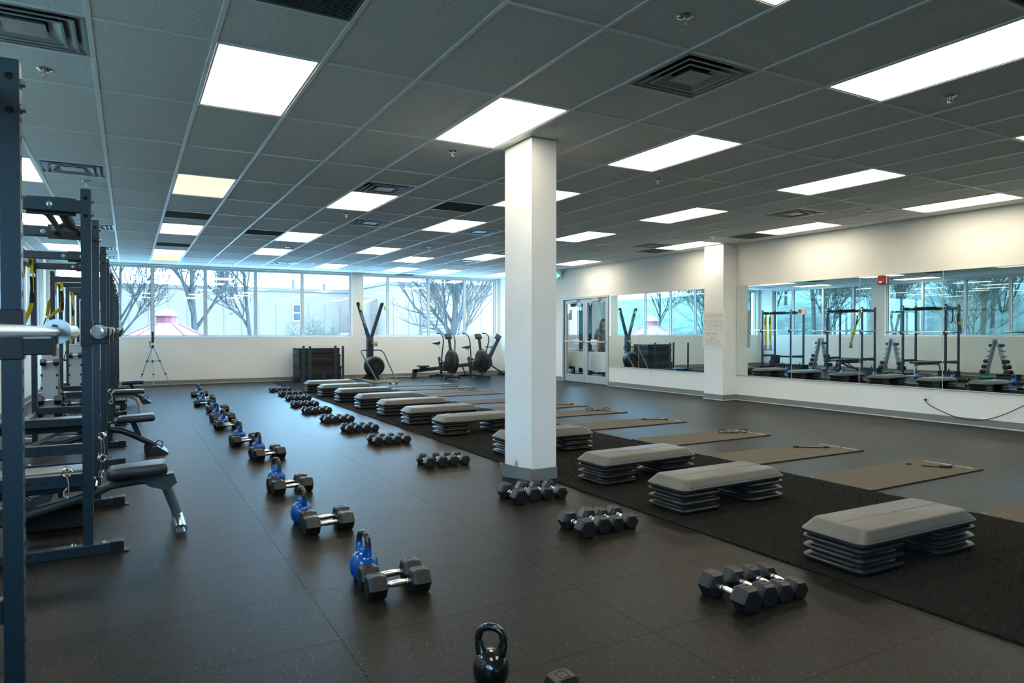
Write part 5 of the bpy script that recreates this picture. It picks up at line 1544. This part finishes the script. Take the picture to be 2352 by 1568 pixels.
for s in (-1, 1):
    part('shoe', MB().loops([[(s*.10+.048*math.cos(a)*k, -.06+.135*math.sin(a)*k, z) for a in [2*PI*i/16 for i in range(16)]] for z, k in ((0, 1), (.02, 1.04), (.05, .9), (.085, .55))]), M['shoe'], body)
    ft = MB()
    hx = Vector((s*.175, -.235, .875 if s > 0 else .895))
    ft.box(hx+Vector((0, .02, 0)), (.065, .07, .028), b=.010)
    part('hand', ft, M['skin'], body)
    hand = body
    for k, (dx, ln) in enumerate(((-.024, .055), (-.008, .065), (.008, .062), (.024, .048))):
        b_ = hx+Vector((dx, -.012, 0))
        part('finger', MB().tube([b_, b_+Vector((0, -ln*.45, -.010)), b_+Vector((0, -ln*.8, -.028)), b_+Vector((0, -ln*.9, -.045))], [.0088, .008, .0072, .006], 8), M['skin'], body)
    b_ = hx+Vector((-s*.030, .02, 0))
    part('thumb', MB().tube([b_, b_+Vector((-s*.022, -.02, -.006)), b_+Vector((-s*.026, -.045, -.014))], [.010, .009, .007], 8), M['skin'], body)
    part('eye', MB().lathe([(0, -.011), (.008, -.008), (.011, 0), (.008, .008), (0, .011)], 10, Matrix.Translation((s*.030, -.088, 1.53))), M['white'], body)
    part('iris', MB().lathe([(0, -.004), (.005, -.002), (.005, .002), (0, .004)], 8, Matrix.Translation((s*.030, -.098, 1.53))), M['hair'], body)
    part('eyebrow', MB().tube([(s*.015, -.098, 1.552), (s*.032, -.098, 1.557), (s*.046, -.088, 1.551)], .004, 6), M['hair'], body)
    part('ear', MB().loops([[(s*(.072+.010*k), .0+.018*math.cos(a)*(1-.2*k), 1.525+.030*math.sin(a)*(1-.2*k)) for a in [2*PI*i/10 for i in range(10)]] for k in (0, 1)]), M['skin'], body)
part('nose', MB().loops([[(.008*math.cos(a), -.090, 1.545+.006*math.sin(a)) for a in [2*PI*i/8 for i in range(8)]], [(.014*math.cos(a), -.108, 1.508+.008*math.sin(a)) for a in [2*PI*i/8 for i in range(8)]], [(.013*math.cos(a), -.090, 1.496+.006*math.sin(a)) for a in [2*PI*i/8 for i in range(8)]]]), M['skin'], body)
part('mouth', MB().tube([(-.024, -.086, 1.470), (0, -.096, 1.469), (.024, -.086, 1.470)], [.004, .007, .004], 8), M['red'], body)
hl = []
for z, rx, ry, cy in ((1.12, .10, .03, .085), (1.25, .125, .045, .07), (1.38, .118, .062, .05), (1.47, .105, .080, .030), (1.55, .100, .098, .015), (1.61, .088, .092, .008), (1.65, .055, .06, .005), (1.662, .01, .01, .005)):
    hl.append([(rx*math.cos(a), cy+ry*math.sin(a)*(1 if math.sin(a) > 0 else (.55 if z < 1.58 else .95)), z) for a in [2*PI*i/20 for i in range(20)]])
part('hair', MB().loops(hl), M['hair'], body)
for s in (-1, 1):
    part('hair_lock', MB().tube([(s*.070, -.055, 1.60), (s*.092, -.050, 1.52), (s*.098, -.045, 1.42), (s*.105, -.060, 1.28), (s*.10, -.085, 1.16)], [.02, .028, .032, .032, .014], 8), M['hair'], body)

# ================================================================== OUTSIDE THE WINDOWS
struct('ground', MB().lohi((-4, YB+.3, -.35), (60, 70, -.15)), M['yard'])
gh = MB()
rows = []
r7 = random.Random(11)
for i in range(9):
    x = -1.95-i*2.2
    rows.append([(x, -20+k*4.2, -.2+(0 if i == 0 else 1.05*(i-.4)*.55+.25*r7.random())) for k in range(18)])
vs = [v for r in rows for v in r]
gh.add(vs, [(i*18+k, i*18+k+1, (i+1)*18+k+1, (i+1)*18+k) for i in range(8) for k in range(17)])
struct('hill', gh, M['hill'], smooth=True)

def tree(seed, h, r0, levels, spread, up, nb, twig=.006, droop=0.0, first=.25):
    """a bare branching crown: returns trunk builder and branch builder"""
    R = random.Random(seed)
    tk, br = MB(), MB()
    def limb(p, d, L, r, lev):
        n = 4 if lev == 0 else 3
        pts, rad = [p], [r]
        q, dd = p.copy(), d.copy()
        for i in range(n):
            dd = (dd+Vector((R.uniform(-1, 1), R.uniform(-1, 1), R.uniform(-.6, .8)))*(.10+.06*lev)+Vector((0, 0, up*.10-droop*lev*.06))).normalized()
            q = q+dd*(L/n)
            pts.append(q.copy()); rad.append(max(twig*.5, r*(1-.70*(i+1)/n)))
        (tk if lev == 0 else br).tube(pts, rad, 7 if lev == 0 else (5 if lev == 1 else 3))
        if lev >= levels: return
        k = nb[min(lev, len(nb)-1)]
        for j in range(k):
            f = first+(1-first)*(j+R.random())/k if lev == 0 else .2+.8*(j+R.random())/k
            f = min(f, .99)
            ii = min(int(f*n), n-1); ff = f*n-ii
            b = pts[ii].lerp(pts[ii+1], ff)
            rr_ = (rad[ii]*(1-ff)+rad[ii+1]*ff)
            ax = dd.orthogonal().normalized()
            ax.rotate(Matrix.Rotation(R.uniform(0, 2*PI), 3, dd))
            nd = (dd*math.cos(spread)+ax*math.sin(spread)).normalized()
            limb(b, nd, L*R.uniform(.42, .68), max(twig, rr_*.62), lev+1)
    limb(Vector((0, 0, 0)), Vector((R.uniform(-.06, .06), R.uniform(-.06, .06), 1)).normalized(), h, r0, 0)
    return tk, br
def plant(label, x, y, z, tk, br, m, group=None, cat='tree', name='bare_tree'):
    t = thing(name, label, cat, (x, y, z), group=group)
    part('trunk', tk, m, t)
    o = part('branches', br, m, t, ang=180)
    return t
def stems(seed, n, h, r0, spr, levels, nb, spread, up):
    tk, br = MB(), MB()
    R = random.Random(seed)
    for k in range(n):
        a, b = tree(seed*31+k, h*R.uniform(.8, 1.1), r0*R.uniform(.6, 1), levels, spread, up, nb)
        ph = 2*PI*k/n+R.random()
        Mr = Matrix.Rotation(spr*R.uniform(.6, 1.2), 4, Vector((-math.sin(ph), math.cos(ph), 0)))
        tk.add([Mr @ Vector(v) for v in a.v], a.f); br.add([Mr @ Vector(v) for v in b.v], b.f)
    return tk, br
G_ = 'bare trees outside the windows'
a, b = tree(4, 5.6, .13, 4, .62, 1.2, (10, 8, 6, 4), .011)
plant('large bare forked tree behind the pink dome roof', 2.1, 26.5, -.15, a, b, M['bark'], G_)
a, b = tree(9, 5.0, .10, 4, .70, .8, (10, 8, 6, 4), .011)
plant('smaller bare tree right of the pink dome roof', 4.2, 28.0, -.15, a, b, M['bark'], G_)
a, b = tree(12, 4.8, .085, 4, .60, 1.0, (12, 9, 6, 5), .010)
plant('twiggy bare tree left of the pink dome roof', -.3, 27.0, -.15, a, b, M['bark'], G_)
a, b = stems(17, 5, 5.4, .060, .34, 3, (11, 8, 6), .50, 1.6)
a2, b2 = tree(61, 6.2, .15, 3, .80, 1.0, (20, 10, 7), .010, first=.12)
a.add(a2.v, a2.f); b.add(b2.v, b2.f)
plant('multi-stemmed bare tree rising behind the fan bikes', 11.7, 26.0, -.15, a, b, M['bark'], G_)
a, b = stems(23, 7, 1.25, .03, .5, 3, (6, 5, 4), .7, .6)
plant('low dry shrub outside the third window pane, left one', 6.05, 27.2, -.15, a, b, M['shrub'], 'dry shrubs outside', 'shrub', 'dry_shrub')
a, b = stems(29, 7, 1.2, .03, .5, 3, (6, 5, 4), .7, .6)
plant('low dry shrub outside the fourth window pane, right one', 7.0, 27.6, -.15, a, b, M['shrub'], 'dry shrubs outside', 'shrub', 'dry_shrub')
# hillside thicket, seen mainly in the mirrors
SP = []
for k, sd in enumerate((41, 47, 53)):
    SP.append(tree(sd, 5.0+k*.4, .085, 3, .66, .8, (15, 12, 9), .011, droop=.3) if k < 2 else stems(sd, 5, 3.6, .045, .35, 3, (10, 9, 7), .6, .5))
for a, b in SP:                                   # keep the crowns compact so that none reaches the building
    for q in (a, b):
        o_ = []
        for vx, vy, vz in q.v:
            rr_ = math.hypot(vx, vy)
            f_ = (2.0+(rr_-2.0)*.35)/rr_ if rr_ > 2.0 else 1.0
            o_.append((vx*f_, vy*f_, vz))
        q.v = o_
spm = [(a.mesh('trunk', M['barkgreen']), b.mesh('branches', M['barkgreen'], True, 180)) for a, b in SP]
R = random.Random(77)
hk = 0
for i, x in enumerate((-5.2, -6.6, -8.4, -10.6, -13.2)):
    for j in range(9):
        y = -2+j*3.6+R.uniform(-1.2, 1.2)+i*.7
        xx = x+R.uniform(-.7, .7)
        zz = max(-.15, -.2+((-1.95-xx)/2.2-.4)*1.05*.55)
        hk += 1
        t = thing('hillside_tree', f'bare hillside tree outside the left windows, {ORD[j]} of the {ORD[i]} line uphill', 'tree', (xx, y, zz), R.random()*6, 'bare hillside trees outside the left windows', R.uniform(.75, .9) if i == 0 else R.uniform(.85, 1.2))
        s = spm[(i+j*2) % 3]
        link('trunk', s[0], t); link('branches', s[1], t)
# little round pavilion with a pink cupola
t = thing('pavilion', 'round white pavilion roof with faded pink cupola outside', 'pavilion', (.955, 21.9, -.15))
N = 10
q = lambda r, z: [(r*math.cos(2*PI*i/N+.1), r*math.sin(2*PI*i/N+.1), z) for i in range(N)]
part('lower_roof', MB().loops([q(1.62, .92), q(1.62, .98), q(1.45, 1.10), q(.9, 1.38), q(.33, 1.66), q(.30, 1.69)]), M['domewhite'], t, smooth=False)
rb = MB()
for i in range(N):
    a = 2*PI*i/N+.1
    rb.tube([(1.62*math.cos(a), 1.62*math.sin(a), .99), (1.45*math.cos(a), 1.45*math.sin(a), 1.115), (.9*math.cos(a), .9*math.sin(a), 1.395), (.33*math.cos(a), .33*math.sin(a), 1.675)], .022, 6)
part('roof_rib', rb, M['domepink'], t, kind='stuff')
part('cupola_wall', MB().loops([q(.275, 1.66), q(.265, 1.88)]), M['domepink'], t, smooth=False)
part('cupola_band', MB().loops([q(.295, 1.86), q(.295, 1.89)]), M['domepink'], t, smooth=False)
part('cupola_roof', MB().loops([q(.325, 1.885), q(.325, 1.905), q(.20, 2.04), q(.07, 2.11), q(.02, 2.125)]), M['domewhite'], t, smooth=False)
part('finial', MB().lathe([(0, 2.11), (.03, 2.12), (.035, 2.15), (.0, 2.18)], 10), M['domewhite'], t)
for i in range(6):
    a = 2*PI*i/6
    part('pillar', MB().cyl((1.35*math.cos(a), 1.35*math.sin(a), 0), (1.35*math.cos(a), 1.35*math.sin(a), .95), .05, n=10), M['domewhite'], t)
# warehouses
def warehouse(label, x0, x1, y0, h, gable=None):
    t = thing('warehouse', label, 'building', (x0, y0, -.15))
    W = x1-x0
    if gable:
        part('wall', MB().prism([(0, 0), (W, 0), (W, h), (W*.55, gable), (0, h*.84)], 0, 12, 'y'), M['ware'], t, smooth=False)
    else:
        part('wall', MB().lohi((0, 0, 0), (W, 12, h)), M['ware'], t, smooth=False)
        part('parapet', MB().lohi((-.08, -.08, h), (W+.08, 12, h+.18)), M['waretrim'], t, smooth=False)
    sb = MB()
    for k in range(int(W/.9)):
        sb.lohi((k*.9+.43, -.035, 0), (k*.9+.47, 0, h*.83))
    part('cladding_rib', sb, M['ware'], t, smooth=False, kind='stuff')
    return t
t = warehouse('long pale warehouse with one dark window outside', -4, 11.4, 40, 3.75)
wf = part('window', MB().lohi((12.12, -.09, 2.05), (12.62, -.02, 3.05)), M['print'], t, smooth=False)
part('pane', MB().lohi((12.18, -.10, 2.58), (12.56, -.08, 2.98)).lohi((12.18, -.10, 2.12), (12.56, -.08, 2.52)), M['waredark'], wf, smooth=False)
part('roof_unit', MB().lohi((8.3, 1, 3.93), (8.9, 2, 4.85)), M['waretrim'], t, smooth=False)
for x in (12.5, 14.3): part('roof_vent', MB().cyl((x, 1.5, 3.9), (x, 1.5, 4.55), .10, n=10), M['waretrim'], t)
t = warehouse('pale gabled warehouse at the middle pier outside', 11.45, 15.4, 37.5, 3.5, 4.05)
t = warehouse('pale warehouse with a louvred vent behind the bare tree', 12.3, 27, 36.0, 4.05)
lv = part('louvre_frame', MB().lohi((2.0, -.12, 1.20), (3.45, -.02, 2.75)), M['waretrim'], t, smooth=False)
for k in range(7):
    part('louvre_slat', MB().box((2.725, -.15, 1.34+k*.205), (1.30, .03, .13), rot=Matrix.Rotation(-.5, 3, 'X')), M['ware'], lv, smooth=False)
part('wall_lamp', MB().lohi((8.9, -.25, 1.75), (9.1, -.02, 1.95), b=.03), M['print'], t)
t = thing('parked_car', 'pale parked car roof just above the far sill', 'car', (9.3, 30.5, -.15))
part('body', MB().prism([(-1.6, .25), (1.6, .25), (1.6, .75), (1.1, .85), (-1.5, .85)], -.8, .8, 'y'), M['ware'], t, smooth=False)
part('cabin', MB().prism([(-1.2, .85), (.8, .85), (.3, 1.38), (-.8, 1.40)], -.7, .7, 'y'), M['waredark'], t, smooth=False)
for sx in (-1, 1):
    for sy in (-1, 1): part('wheel', MB().cyl((sx*1.0, sy*.82, .3), (sx*1.0, sy*.65, .3), .3, n=18), M['black'], t)
